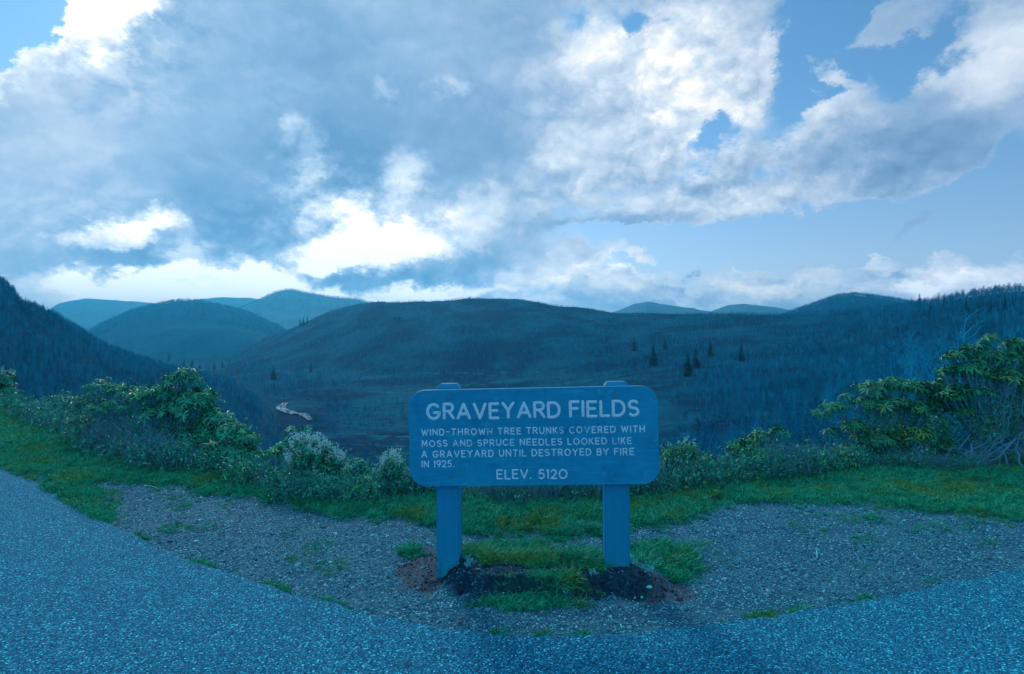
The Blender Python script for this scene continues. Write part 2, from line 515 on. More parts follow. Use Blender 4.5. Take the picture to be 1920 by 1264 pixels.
def soil_mask(x, y):
    px, r = px_of(x, y), row_of(x, y)
    n = fbm(x * 9, y * 9, 31, 4) - 0.5
    e = lambda cx, cy, rx, ry: 1 - sstep(np.hypot((px - cx) / rx, (r - cy) / ry) + n * 1.1, 0.6, 1.1)
    red = np.maximum(e(795, 1075, 62, 45), 0.75 * e(1245, 1112, 62, 22))
    red = np.maximum(red, 0.7 * e(800, 1040, 40, 25))
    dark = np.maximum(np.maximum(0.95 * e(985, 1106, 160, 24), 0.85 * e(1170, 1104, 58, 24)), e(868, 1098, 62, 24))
    return red, dark


def grass_mask(x, y):
    px, r = px_of(x, y), row_of(x, y)
    n = fbm(x * 2.4, y * 2.4, 3, 5, 0.6) - 0.5
    n2 = fbm(x * 9, y * 9, 43, 4, 0.6) - 0.5
    gt = GRAVTOP(px)
    wdt = np.maximum(14, (gt - RIM(px)) * 0.35)
    v = (gt - r) / wdt + n * 3.2 + n2 * 1.6
    g = sstep(v, -0.45, 0.75)
    g = np.where(r > ROADEDGE(px) - 2, 0, g)
    left = (1 - sstep(px, 150, 260)) * (r < ROADEDGE(px) - 1)
    g = np.maximum(g, left * sstep(n2 + n, -0.25, 0.05))
    # scattered tufts on the gravel
    g = np.maximum(g, 0.3 * sstep(fbm(x * 3.1, y * 3.1, 77, 4), 0.60, 0.74) * (r < ROADEDGE(px) - 14) * (r < 1090))
    # turf between and beside the posts
    e = lambda cx, cy, rx, ry: 1 - sstep(np.hypot((px - cx) / rx, (r - cy) / ry) + (n + n2) * 0.8, 0.75, 1.05)
    t = np.maximum.reduce([e(960, 1054, 108, 46), e(1050, 1074, 90, 48), 0.8 * e(1240, 1056, 66, 40), e(775, 1036, 18, 14) * 0.9, e(975, 1133, 110, 12) * 0.7, 0.25 * e(1000, 1100, 130, 22)])
    red, dark = soil_mask(x, y)
    t = t * (1 - 0.9 * np.maximum(dark * (r > 1090) * (r < 1112), red * 0.9))
    g = np.maximum(g * (1 - np.maximum(red, dark)), t)
    # fringe along the asphalt edge
    er = ROADEDGE(px)
    fr = sstep(r, er - 16, er - 5) * (r < er + 1)
    spots = np.maximum.reduce([np.exp(-((px - c) / w) ** 2) for c, w in ((150, 60), (370, 18), (395, 12), (520, 40), (620, 45), (935, 18), (1020, 22), (1090, 30), (1425, 45), (1500, 30), (265, 14), (1620, 25))])
    g = np.maximum(g, fr * sstep(spots + n2 * 0.5, 0.45, 0.8))
    return np.clip(g, 0, 1)


def ground_z(x, y):
    px = px_of(x, y); r = row_of(x, y)
    z = (fbm(x * 0.9, y * 0.9, 1, 4) - 0.5) * 0.05 + (fbm(x * 9, y * 9, 2, 3) - 0.5) * 0.016
    z = z * sstep(ROADEDGE(px) - r, 0, 60) 
    z = z - 0.012 + mound_h(x, y)
    z = z + 0.03 * grass_mask(x, y) * (r < 1005)
    return z


# ================================================================== far terrain: height along each bearing
KPX = [-900, 0, 200, 420, 480, 560, 620, 700, 850, 960, 1030, 1100, 1160, 1250, 1500, 1700, 1800, 1920, 2300, 3000]
#        z at 40, 120 m; row at 300, 640; (foot Y,row); (crest Y,row)
KV = np.array([
    (-14, -36, 926, 762, 1300, 705, 2300, 692),
    (-14, -36, 926, 765, 1300, 705, 2300, 690),
    (-14, -36, 930, 770, 1400, 700, 2300, 684),
    (-14, -38, 935, 772, 1400, 695, 2300, 662),
    (-14, -38, 938, 772, 1300, 692, 2200, 641),
    (-14, -38, 940, 772, 1200, 700, 2000, 606),
    (-14, -38, 942, 772, 1150, 702, 1950, 581),
    (-14, -38, 945, 772, 1050, 708, 1800, 561),
    (-14, -38, 945, 770, 1000, 712, 1750, 558),
    (-14, -38, 945, 768, 1000, 712, 1700, 556),
    (-14, -37, 942, 767, 980, 706, 1700, 564),
    (-13, -34, 935, 762, 950, 700, 1650, 577),
    (-12, -30, 905, 752, 930, 692, 1600, 584),
    (-11, -24, 870, 740, 900, 684, 1500, 587),
    (-8, -18, 810, 712, 800, 672, 1200, 587),
    (-8, -16, 775, 692, 750, 662, 1000, 571),
    (-7.5, -15, 765, 686, 720, 664, 950, 553),
    (-7, -15, 755, 682, 690, 667, 900, 541),
    (-7, -15, 745, 670, 700, 650, 850, 505),
    (-7, -15, 740, 660, 700, 640, 850, 480)], float)


def profiles(px):
    """control Y and z for bearings px: arrays (n, 10)"""
    v = np.stack([np.interp(px, KPX, KV[:, k]) for k in range(8)], 1)
    ry = rimY(px)
    zr = lambda Y, row: EYE - Y * (row - CY) / F
    Ys = [ry, ry + 1.2, ry + 5, np.full_like(ry, 40), np.full_like(ry, 120), np.full_like(ry, 300), np.full_like(ry, 640), v[:, 4], v[:, 6], v[:, 6] * 1.35, v[:, 6] * 2.2]
    zc = zr(v[:, 6], v[:, 7])
    Zs = [0 * ry, -0.5 + 0 * ry, -2.6 + 0 * ry, v[:, 0], v[:, 1], zr(300, v[:, 2]), zr(640, v[:, 3]), zr(v[:, 4], v[:, 5]), zc, zc * 0.4 - 30, -90 + 0 * ry]
    return np.stack(Ys, 1), np.stack(Zs, 1)


NT_T, NT_S = 620, 300
gt_ = np.linspace(-1.75, 1.75, NT_T)
gpx = CX + F * gt_
GY, GZ = profiles(gpx)
yl = np.concatenate([np.linspace(0, 1, 26)[:-1] * 0, np.zeros(0)])
sgrid = np.linspace(0, 1, NT_S)
Yg = np.zeros((NT_T, NT_S)); Zg = np.zeros((NT_T, NT_S))
for i in range(NT_T):
    Y = np.exp(np.interp(sgrid, np.linspace(0, 1, GY.shape[1]) ** 0.8, np.log(GY[i])))
    Yg[i] = Y
    Zg[i] = np.interp(np.log(Y), np.log(GY[i]), GZ[i])
# soften the joints of the profile
for _ in range(10):
    Zg[:, 1:-1] = 0.5 * Zg[:, 1:-1] + 0.25 * (Zg[:, :-2] + Zg[:, 2:])
for _ in range(12):
    Zg[1:-1] = 0.5 * Zg[1:-1] + 0.25 * (Zg[:-2] + Zg[2:])
Xg = gt_[:, None] * Yg
rel = sstep(Yg, 14, 400)
gul = (1 - np.abs(2 * fbm(Xg / 170 + 0.3 * fbm(Yg / 90, Xg / 90, 9), Yg / 260, 12, 4) - 1))
Zg += rel * ((fbm(Xg / 120, Yg / 120, 21, 5) - 0.5) * 0.0085 * Yg + (gul - 0.6) * 0.006 * Yg)
Zg += (1 - rel) * sstep(Yg, 9, 25) * (fbm(Xg / 4, Yg / 4, 5, 4) - 0.5) * 1.0


def terrain_z(x, y):
    """bilinear height on the far terrain"""
    t = x / y
    fi = np.clip((t + 1.75) / 3.5 * (NT_T - 1), 0, NT_T - 1.001)
    i = fi.astype(int); a = fi - i
    out = np.zeros_like(x, dtype=float)
    for k in (0, 1):
        ii = i + k
        Yr = Yg[ii]
        # per point search
        lo = np.array([np.searchsorted(Yr[q], y[q]) for q in range(len(y))])
        lo = np.clip(lo, 1, NT_S - 1)
        q = np.arange(len(y))
        y0, y1 = Yr[q, lo - 1], Yr[q, lo]
        f = np.clip((y - y0) / np.maximum(y1 - y0, 1e-6), 0, 1)
        zz = Zg[ii, lo - 1] * (1 - f) + Zg[ii, lo] * f
        out += zz * (a if k else 1 - a)
    return out


def hit(px, row):
    """first ground point seen at a photo pixel beyond the rim"""
    t = (px - CX) / F
    i = int(np.clip(round((t + 1.75) / 3.5 * (NT_T - 1)), 0, NT_T - 1))
    rows = CY - F * (Zg[i] - EYE) / Yg[i]
    k = np.where((rows <= row) & (Yg[i] > 30))[0]
    j = k[0] if len(k) else NT_S - 60
    return Vector((t * Yg[i, j], Yg[i, j], Zg[i, j]))

# ================================================================== materials of the setting
def m_hill(c0, c1, c2, name, sc=1.0):
    def f(N):
        n1 = N.noise(N.obj, 0.012 * sc, 6, 0.6); n2 = N.noise(N.obj, 0.09 * sc, 5, 0.65)
        c = N.mix(N.sm(n1, 0.35, 0.65), c0, c1)
        c = N.mix(N.sm(n2, 0.42, 0.7), c, c2)
        set_bump(N, N.add(n2, N.noise(N.obj, 0.35 * sc, 4, 0.6)), 0.9, 4.0 / sc)
        return c
    return material(name, f, 0.95, 0.05)


def f_valley(N):
    n1 = N.noise(N.obj, 0.01, 6, 0.6); n2 = N.noise(N.obj, 0.08, 5, 0.65)
    st = N.n.new('ShaderNodeMapping'); st.inputs['Scale'].default_value = (0.012, 0.05, 0.02)
    N.l.new(N.obj, st.inputs['Vector'])
    stn = N.noise(st.outputs[0], 1.0, 6, 0.6)
    c = N.mix(N.sm(n1, 0.42, 0.58), (0.0, 0.017, 0.046), (0.004, 0.060, 0.105))
    c = N.mix(N.sm(n2, 0.42, 0.7), c, (0.003, 0.024, 0.06))
    c = N.mix(N.mul(N.mul(N.sm(stn, 0.52, 0.62), N.sm(n2, .45, .6)), attr(N, 'meadow')), c, (0.025, 0.095, 0.13))
    set_bump(N, N.add(n2, N.noise(N.obj, 0.4, 4, 0.6)), 0.8, 3.0)
    return c


M_VALLEY = material('valley_floor_scrub', f_valley, 0.95, 0.05)
M_FAR = m_hill((0.28, 0.15, 0.23), (0.36, 0.19, 0.27), (0.22, 0.12, 0.19), 'distant_forest_hazed')  # forest colour made paler, with haze over the far hills painted in
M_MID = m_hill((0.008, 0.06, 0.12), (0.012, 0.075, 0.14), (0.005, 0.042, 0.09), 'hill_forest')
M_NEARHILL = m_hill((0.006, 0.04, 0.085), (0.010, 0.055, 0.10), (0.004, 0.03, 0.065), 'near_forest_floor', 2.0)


def f_ground(N):
    g, red, dark = attr(N, 'grass'), attr(N, 'red'), attr(N, 'dark')
    vc = N.voro(N.obj, 75.0); vd = N.voro(N.obj, 75.0, out='Distance')
    vc2 = N.voro(N.obj, 160.0)
    n = N.noise(N.obj, 3.0, 6, 0.6)
    bw = N.n.new('ShaderNodeSeparateColor'); N.l.new(vc, bw.inputs[0])
    c = N.ramp(bw.outputs[0], [(0.0, (0.012, 0.024, 0.05)), (0.45, (0.065, 0.085, 0.13)), (0.75, (0.16, 0.16, 0.22)), (1.0, (0.6, 0.50, 0.55))])
    c = N.mix(N.sm(vd, 0.25, 0.6), c, (0.015, 0.045, 0.085))
    c = N.mix(N.mul(N.sm(n, 0.42, 0.7), 0.6), c, (0.14, 0.10, 0.15))
    sn = N.noise(N.obj, 45.0, 6, 0.7)
    c = N.mix(red, c, N.mix(sn, (0.06, 0.022, 0.038), (0.20, 0.06, 0.085)))
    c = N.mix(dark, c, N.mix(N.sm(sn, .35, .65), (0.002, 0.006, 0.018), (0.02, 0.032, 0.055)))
    c = N.mix(N.mul(g, 0.92), c, N.mix(N.noise(N.obj, 30.0, 5, 0.7), (0.006, 0.05, 0.035), (0.02, 0.10, 0.07)))
    set_bump(N, N.add(N.mul(vd, -0.6), N.noise(N.obj, 120.0, 3, 0.6)), 0.9, 0.006)
    return c


M_GROUND = material('gravel_soil', f_ground, 0.85, 0.25)


def f_asphalt(N):
    va = N.voro(N.obj, 98.0); vd = N.voro(N.obj, 98.0, out='Distance')
    s1 = N.n.new('ShaderNodeSeparateColor'); N.l.new(va, s1.inputs[0])
    vb = N.voro(N.obj, 230.0)
    s2 = N.n.new('ShaderNodeSeparateColor'); N.l.new(vb, s2.inputs[0])
    c = N.ramp(s1.outputs[0], [(0.0, (0.006, 0.038, 0.085)), (0.4, (0.018, 0.086, 0.168)), (0.75, (0.038, 0.148, 0.25)), (0.93, (0.12, 0.26, 0.38)), (1.0, (0.32, 0.52, 0.62))])
    c = N.mix(N.sm(vd, 0.42, 0.72), c, (0.006, 0.035, 0.085))
    c = N.mix(N.mul(N.sm(s2.outputs[1], 0.6, 0.95), 0.3), c, (0.06, 0.22, 0.33))
    big = N.noise(N.obj, 0.7, 5, 0.6)
    c = N.mix(N.mul(N.sm(big, 0.35, 0.7), 0.12), c, (0.02, 0.08, 0.15))
    # a dark oily patch
    sp = N.v('SUBTRACT', N.obj, (-0.54, 2.99, 0.0))
    d = N.v('LENGTH', N.v('MULTIPLY', sp, (8.0, 14.0, 0.0)))
    c = N.mix(N.mul(N.sm(N.add(d, N.mul(N.noise(N.obj, 30, 5, 0.7), 1.4)), 1.5, 0.8), 0.7), c, (0.008, 0.04, 0.09))
    h = N.add(N.mul(vd, -1.0), N.mul(s1.outputs[1], 0.5))
    set_bump(N, h, 1.0, 0.005)
    N.put(N.b.inputs['Roughness'], N.sm(s1.outputs[2], 0.0, 1.0, 0.7, 0.95))
    return c


M_ROAD = material('asphalt', f_asphalt, 0.8, 0.15)

# ================================================================== the ground
# near ground, fine
tn = np.linspace(-1.12, 1.12, 1150)
px_n = CX + F * tn
rY = rimY(px_n)
uu = np.linspace(0, 1, 460)
Yn = 2.75 * (rY[:, None] / 2.75) ** uu[None]
Xn = tn[:, None] * Yn
Zn = ground_z(Xn, Yn)
edge = sstep(uu, 0.96, 1.0)[None]
Zn = Zn * (1 - edge)


def grid_faces(a, b):
    i = np.arange(a * b).reshape(a, b)
    return np.stack([i[:-1, :-1].ravel(), i[1:, :-1].ravel(), i[1:, 1:].ravel(), i[:-1, 1:].ravel()], 1)


red_, dark_ = soil_mask(Xn, Yn)
gm_ = grass_mask(Xn, Yn)
me = mesh_np('ground', np.stack([Xn, Yn, Zn], 2).reshape(-1, 3), grid_faces(*Xn.shape), [M_GROUND], True,
             {'grass': gm_.ravel(), 'red': red_.ravel(), 'dark': dark_.ravel()})
tag(link('gravel_shoulder', me), 'gravel shoulder with soil and turf between the road and the bushes', kind='structure')
# wide plain ground under and behind it all
me = mesh_np('ground', [(-600, -600, -0.3), (600, -600, -0.3), (600, 2.8, -0.3), (-600, 2.8, -0.3)], np.array([[0, 1, 2, 3]]), [M_GROUND],
             attrs={'grass': [0] * 4, 'red': [0] * 4, 'dark': [0] * 4})
tag(link('ground', me), kind='structure')

# valley and hills
mead = ((row := CY - F * (Zg - EYE) / Yg) > 690) * (row < 860) * sstep(CX + F * gt_[:, None] + 0 * Yg, 520, 680) * (1 - sstep(CX + F * gt_[:, None] + 0 * Yg, 1250, 1420))
me = mesh_np('valley_terrain', np.stack([Xg, Yg, Zg], 2).reshape(-1, 3), grid_faces(*Xg.shape), [M_VALLEY], True, {'meadow': mead.ravel()})
tag(link('valley_terrain', me), 'wooded valley slopes rising to a broad hill', kind='structure')


RIDGES = {}


def ridge(name, pts, Yc, mat, label, front=0.62, back=1.4, zf=-90, n=260, amp=0.004, seed=0, Yend=None):
    p = np.array(pts, float)
    px = np.linspace(p[0, 0], p[-1, 0], n)
    rows = np.interp(px, p[:, 0], p[:, 1])
    k = np.array([1, 4, 6, 4, 1.]) / 16
    for _ in range(1): rows = np.convolve(np.pad(rows, 2, 'edge'), k, 'valid')
    Y = np.full(n, float(Yc)) if Yend is None else np.interp(px, [p[0, 0], p[-1, 0]], [Yc, Yend])
    t = (px - CX) / F
    zc = EYE - Y * (rows - CY) / F
    s = np.linspace(-1, 1, 81)
    fr = np.where(s < 0, 1 + s * (1 - front), 1 + s * (back - 1))
    h = np.cos(np.clip(np.abs(s), 0, 1) * math.pi / 2) ** 0.9
    YY = Y[:, None] * fr[None]; XX = t[:, None] * YY
    ZZ = zf + (zc[:, None] - zf) * h[None]
    off = fbm(XX / Yc * 14, YY / Yc * 14, seed + 60, 5) - 0.5
    spur = np.abs(2 * fbm(XX / Yc * 7 + 5, YY / Yc * 3, seed + 80, 4) - 1)
    ZZ += Y[:, None] * (off * amp * 1.6 * (1 + 6 * (1 - h[None])) - spur * 0.03 * (1 - h[None]) * (h[None] > 0.02))
    RIDGES[name] = (XX, YY, ZZ)
    o = link(name, mesh_np(name, np.stack([XX, YY, ZZ], 2).reshape(-1, 3), grid_faces(*XX.shape), [mat], True))
    return tag(o, label, kind='structure')


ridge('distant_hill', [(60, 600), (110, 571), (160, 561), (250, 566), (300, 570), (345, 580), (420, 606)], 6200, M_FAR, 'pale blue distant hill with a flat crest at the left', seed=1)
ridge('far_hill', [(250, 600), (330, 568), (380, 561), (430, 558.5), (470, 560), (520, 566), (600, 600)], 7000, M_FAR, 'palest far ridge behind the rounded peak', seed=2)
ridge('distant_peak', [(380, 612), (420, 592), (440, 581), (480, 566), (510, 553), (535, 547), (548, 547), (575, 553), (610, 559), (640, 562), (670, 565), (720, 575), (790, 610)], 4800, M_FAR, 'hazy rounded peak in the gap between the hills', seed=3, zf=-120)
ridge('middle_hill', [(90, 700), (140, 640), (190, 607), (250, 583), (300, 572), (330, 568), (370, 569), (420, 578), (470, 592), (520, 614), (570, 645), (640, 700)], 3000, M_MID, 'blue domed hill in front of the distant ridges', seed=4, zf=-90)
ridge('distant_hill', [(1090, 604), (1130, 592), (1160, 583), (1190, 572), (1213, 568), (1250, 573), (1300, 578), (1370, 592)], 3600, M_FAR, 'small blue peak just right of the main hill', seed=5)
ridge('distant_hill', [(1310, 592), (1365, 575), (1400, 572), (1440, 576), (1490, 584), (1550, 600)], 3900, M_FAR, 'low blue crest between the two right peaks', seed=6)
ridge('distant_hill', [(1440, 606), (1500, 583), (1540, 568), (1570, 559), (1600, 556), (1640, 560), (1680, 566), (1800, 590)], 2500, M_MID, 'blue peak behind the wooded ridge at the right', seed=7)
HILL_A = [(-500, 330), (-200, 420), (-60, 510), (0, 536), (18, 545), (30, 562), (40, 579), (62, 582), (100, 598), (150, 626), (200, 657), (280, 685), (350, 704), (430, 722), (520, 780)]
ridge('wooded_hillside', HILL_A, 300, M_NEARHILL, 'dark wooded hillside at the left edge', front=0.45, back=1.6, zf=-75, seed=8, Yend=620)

# ================================================================== road
ex = np.concatenate([np.linspace(-900, 0, 60)[:-1], np.linspace(0, 1920, 800), np.linspace(1920, 3000, 60)[1:]])
er = ROADEDGE(ex)
k = np.ones(15) / 15
er = np.convolve(np.pad(er, 7, 'edge'), k, 'valid')
EX = (ex - CX) / F * G0 / (er - CY); EY = G0 / (er - CY)
w = (fbm(EX * 5, EY * 5, 51, 4) - 0.5) * 0.09 + (fbm(EX * 26, EY * 26, 52, 3) - 0.5) * 0.035
EY = EY + w
nE = len(EX)
rows_ = []
V = []
drop = np.stack([EX, EY + 0.012, np.full(nE, -0.03)], 1)
lip = np.stack([EX, EY, 0.006 + 0 * EX], 1)
inn = np.stack([EX * 0.99, EY - 0.02, 0.013 + 0 * EX], 1)
back_ = np.stack([np.clip(EX * 4, -400, 400), np.full(nE, -300.0), 0.013 + 0 * EX], 1)
mid_ = np.stack([EX * 0.8, np.full(nE, 1.0), 0.013 + 0 * EX], 1)
V = np.concatenate([drop, lip, inn, mid_, back_])
i = np.arange(nE - 1)
Fs = np.concatenate([np.stack([i + a * nE, i + 1 + a * nE, i + 1 + (a + 1) * nE, i + (a + 1) * nE], 1) for a in range(4)])[:, ::-1]
tag(link('road', mesh_np('road', V, Fs, [M_ROAD])), 'coarse blue-grey asphalt of the overlook lay-by', kind='structure')

# river
def f_water(N):
    k_ = N.sm(N.noise(N.obj, 0.30, 7, 0.75), 0.515, 0.56)
    set_bump(N, N.noise(N.obj, 0.5, 5, 0.7), 1.0, 1.5)
    N.put(N.b.inputs['Roughness'], N.m('MULTIPLY_ADD', k_, -0.6, 0.9))
    N.put(N.b.inputs['Specular IOR Level'], N.mul(k_, 0.5))
    return N.mix(k_, (0.02, 0.08, 0.13), (0.20, 0.60, 0.78))  # broken glints on the stream painted as pale noise patches


M_WATER = material('river_water', f_water, 0.2, 0.6, None)
riv = [(552, 757, 6), (536, 760, 12), (526, 764, 16), (527, 768, 18), (538, 772, 20), (553, 777, 18), (566, 781, 16), (575, 785, 12), (581, 790, 7)]
pp = [hit(a, b) for a, b, _ in riv]
RV = []
for q, (a, b, wd) in enumerate(riv):
    p = pp[q]; d = (pp[min(q + 1, len(pp) - 1)] - pp[max(q - 1, 0)]); d.z = 0; d.normalize()
    s_ = Vector((-d.y, d.x, 0))
    RV += [p + s_ * wd * 0.3 + Vector((0, 0, .9)), p - s_ * wd * 0.3 + Vector((0, 0, .9))]
me = mesh_np('river', [tuple(v) for v in RV], np.array([[2 * i, 2 * i + 1, 2 * i + 3, 2 * i + 2] for i in range(len(riv) - 1)]), [M_WATER])
tag(link('river', me), 'bright bend of a stony stream on the valley floor', kind='structure')

# ================================================================== haze
box = [(-9000, -900, -125.0), (9000, -900, -125.0), (9000, 10500, -125.0), (-9000, 10500, -125.0),
       (-9000, -900, 560.0), (9000, -900, 560.0), (9000, 10500, 560.0), (-9000, 10500, 560.0)]
zmin = min(float(r[2].min()) for r in RIDGES.values()); zmin = min(zmin, float(Zg.min())) - 3
zmax = max(float(r[2].max()) for r in RIDGES.values()) + 25
box = [(x, y, zmin if z < 0 else zmax) for x, y, z in box]
mh = bpy.data.materials.new('haze_air'); mh.use_nodes = True
for n in list(mh.node_tree.nodes):
    if n.type == 'BSDF_PRINCIPLED': mh.node_tree.nodes.remove(n)
pv = mh.node_tree.nodes.new('ShaderNodeVolumePrincipled')
pv.inputs['Color'].default_value = (0.06, 0.60, 0.97, 1); pv.inputs['Density'].default_value = 0.00015
pv.inputs['Anisotropy'].default_value = 0.6
mh.node_tree.links.new(pv.outputs[0], [n for n in mh.node_tree.nodes if n.type == 'OUTPUT_MATERIAL'][0].inputs['Volume'])
hz_o = link('haze', mesh_np('haze', box, np.array([[0, 3, 2, 1], [4, 5, 6, 7], [0, 1, 5, 4], [1, 2, 6, 5], [2, 3, 7, 6], [3, 0, 4, 7]]), [mh]))
tag(hz_o, kind='stuff')

# ================================================================== the sign
def f_paint(N):
    mp = N.n.new('ShaderNodeMapping'); mp.inputs['Scale'].default_value = (3, 3, 26); N.l.new(N.obj, mp.inputs['Vector'])
    g = N.noise(mp.outputs[0], 1.6, 7, 0.65)
    n = N.noise(N.obj, 2.2, 6, 0.62); s = N.noise(N.obj, 18, 6, 0.65)
    c = N.mix(N.sm(n, 0.3, 0.7), (0.0015, 0.125, 0.255), (0.002, 0.15, 0.29))
    c = N.mix(N.mul(N.sm(g, 0.48, 0.68), 0.5), c, (0.02, 0.20, 0.36))
    c = N.mix(N.mul(N.sm(s, 0.56, 0.68), 0.5), c, (0.04, 0.23, 0.38))
    c = N.mix(N.mul(N.sm(N.noise(N.obj, 7, 5, .6), 0.52, 0.72), 0.5), c, (0.001, 0.085, 0.20))
    set_bump(N, N.add(g, N.mul(s, 0.4)), 0.25, 0.003)
    return c


def f_post(N):
    mp = N.n.new('ShaderNodeMapping'); mp.inputs['Scale'].default_value = (30, 30, 1.8); N.l.new(N.obj, mp.inputs['Vector'])
    g = N.noise(mp.outputs[0], 1.5, 7, 0.65); s = N.noise(N.obj, 14, 6, 0.65)
    c = N.mix(N.sm(g, 0.2, 0.8), (0.002, 0.12, 0.25), (0.003, 0.14, 0.28))
    xyz = N.sep(N.obj)
    low = N.sm(N.add(xyz[2], N.mul(N.sub(s, 0.5), 0.35)), 0.22, 0.02)
    c = N.mix(N.mul(low, 0.6), c, (0.01, 0.20, 0.30))
    c = N.mix(N.mul(N.mul(low, N.sm(N.noise(N.obj, 26, 5, .6), .5, .62)), 0.7), c, (0.012, 0.08, 0.14))
    set_bump(N, N.add(g, N.mul(s, 0.5)), 0.4, 0.004)
    return c


M_SIGN = material('sign_paint', f_paint, 0.5, 0.3)
M_POST = material('post_paint', f_post, 0.6, 0.3)
def letter_mat(name, lo, hi):
    def f(N):
        n = N.noise(N.obj, 60, 5, 0.7); b = N.noise(N.obj, 9, 3, 0.6)
        return N.mix(N.sm(N.add(N.mul(n, 0.7), N.mul(b, 0.5)), lo, hi), (0.42, 0.82, 1.0), (0.01, 0.33, 0.62))
    return material(name, f, 0.55, 0.3, None)
M_L0 = letter_mat('letter_paint', 0.66, 0.85); M_L1 = letter_mat('letter_paint_worn', 0.62, 0.85); M_L2 = letter_mat('letter_paint_faded', 0.54, 0.84)
M_BOLT = material('bolt_steel', lambda N: N.mix(N.noise(N.obj, 60, 4, .6), (0.01, 0.06, 0.14), (0.06, 0.18, 0.30)), 0.5, 0.5)


def arc(cx, cy, rx, ry, a0, a1, n=12):
    return [(cx + rx * math.cos(math.radians(a0 + (a1 - a0) * i / n)), cy + ry * math.sin(math.radians(a0 + (a1 - a0) * i / n))) for i in range(n + 1)]


GL = {
    'A': (.95, [[(0, 0), (.47, 1)], [(.47, 1), (.95, 0)], [(.16, .3), (.79, .3)]]),
    'B': (.72, [[(0, 0), (0, 1)], [(0, 1), (.4, 1)] + arc(.42, .77, .24, .23, 90, -90) + [(0, .54)], [(.4, .54)] + arc(.44, .27, .28, .27, 90, -90) + [(0, 0)]]),
    'C': (.9, [arc(.48, .5, .48, .5, 48, 312, 20)]),
    'D': (.86, [[(0, 0), (0, 1)], [(0, 1), (.36, 1)] + arc(.38, .5, .48, .5, 90, -90, 16) + [(0, 0)]]),
    'E': (.66, [[(0, 0), (0, 1)], [(0, 1), (.66, 1)], [(0, .52), (.56, .52)], [(0, 0), (.66, 0)]]),
    'F': (.62, [[(0, 0), (0, 1)], [(0, 1), (.64, 1)], [(0, .52), (.54, .52)]]),
    'G': (.98, [arc(.5, .5, .5, .5, 45, 345, 22), [(.985, .42), (.56, .42)]]),
    'H': (.82, [[(0, 0), (0, 1)], [(.82, 0), (.82, 1)], [(0, .5), (.82, .5)]]),
    'I': (.0, [[(0, 0), (0, 1)]]),
    'K': (.7, [[(0, 0), (0, 1)], [(.66, 1), (0, .42)], [(.2, .58), (.72, 0)]]),
    'L': (.6, [[(0, 1), (0, 0)], [(0, 0), (.62, 0)]]),
    'M': (.98, [[(0, 0), (.08, 1)], [(.08, 1), (.49, .2)], [(.49, .2), (.9, 1)], [(.9, 1), (.98, 0)]]),
    'N': (.82, [[(0, 0), (0, 1)], [(0, 1), (.82, 0)], [(.82, 0), (.82, 1)]]),
    'O': (1.0, [arc(.5, .5, .5, .5, 90, 450, 26)]),
    'P': (.68, [[(0, 0), (0, 1)], [(0, 1), (.4, 1)] + arc(.42, .73, .28, .27, 90, -90) + [(0, .46)]]),
    'R': (.74, [[(0, 0), (0, 1)], [(0, 1), (.4, 1)] + arc(.42, .74, .28, .26, 90, -90) + [(0, .48)], [(.36, .48), (.74, 0)]]),
    'S': (.7, [arc(.35, .75, .33, .25, 35, 230, 12) + arc(.36, .26, .34, .26, 65, -145, 12)]),
    'T': (.78, [[(0, 1), (.78, 1)], [(.39, 1), (.39, 0)]]),
    'U': (.8, [[(0, 1), (0, .4)] + arc(.4, .4, .4, .4, 180, 360, 14) + [(.8, 1)]]),
    'V': (.9, [[(0, 1), (.45, 0)], [(.45, 0), (.9, 1)]]),
    'W': (1.2, [[(0, 1), (.3, 0)], [(.3, 0), (.6, .85)], [(.6, .85), (.9, 0)], [(.9, 0), (1.2, 1)]]),
    'Y': (.84, [[(0, 1), (.42, .5)], [(.84, 1), (.42, .5)], [(.42, .5), (.42, 0)]]),
    '.': (.0, [[(0, 0.0), (0, 0.04)]]), '-': (.5, [[(0, .5), (.5, .5)]]),
    '1': (.12, [[(0, .85), (.14, 1)], [(.14, 1), (.14, 0)]]),
    '2': (.66, [arc(.33, .7, .32, .3, 165, -20, 12) + [(.5, .42), (0, 0)], [(0, 0), (.68, 0)]]),
    '5': (.66, [[(.6, 1), (.12, 1)], [(.12, 1), (.06, .55)], [(.06, .55)] + arc(.32, .31, .34, .31, 120, -145, 14)]),
    '9': (.66, [arc(.33, .68, .33, .32, 0, 360, 18), [(.66, .68)] + arc(.26, .6, .4, .6, 0, -75, 8)]),
    '0': (1.0, [arc(.5, .5, .5, .5, 90, 450, 26)]),
}


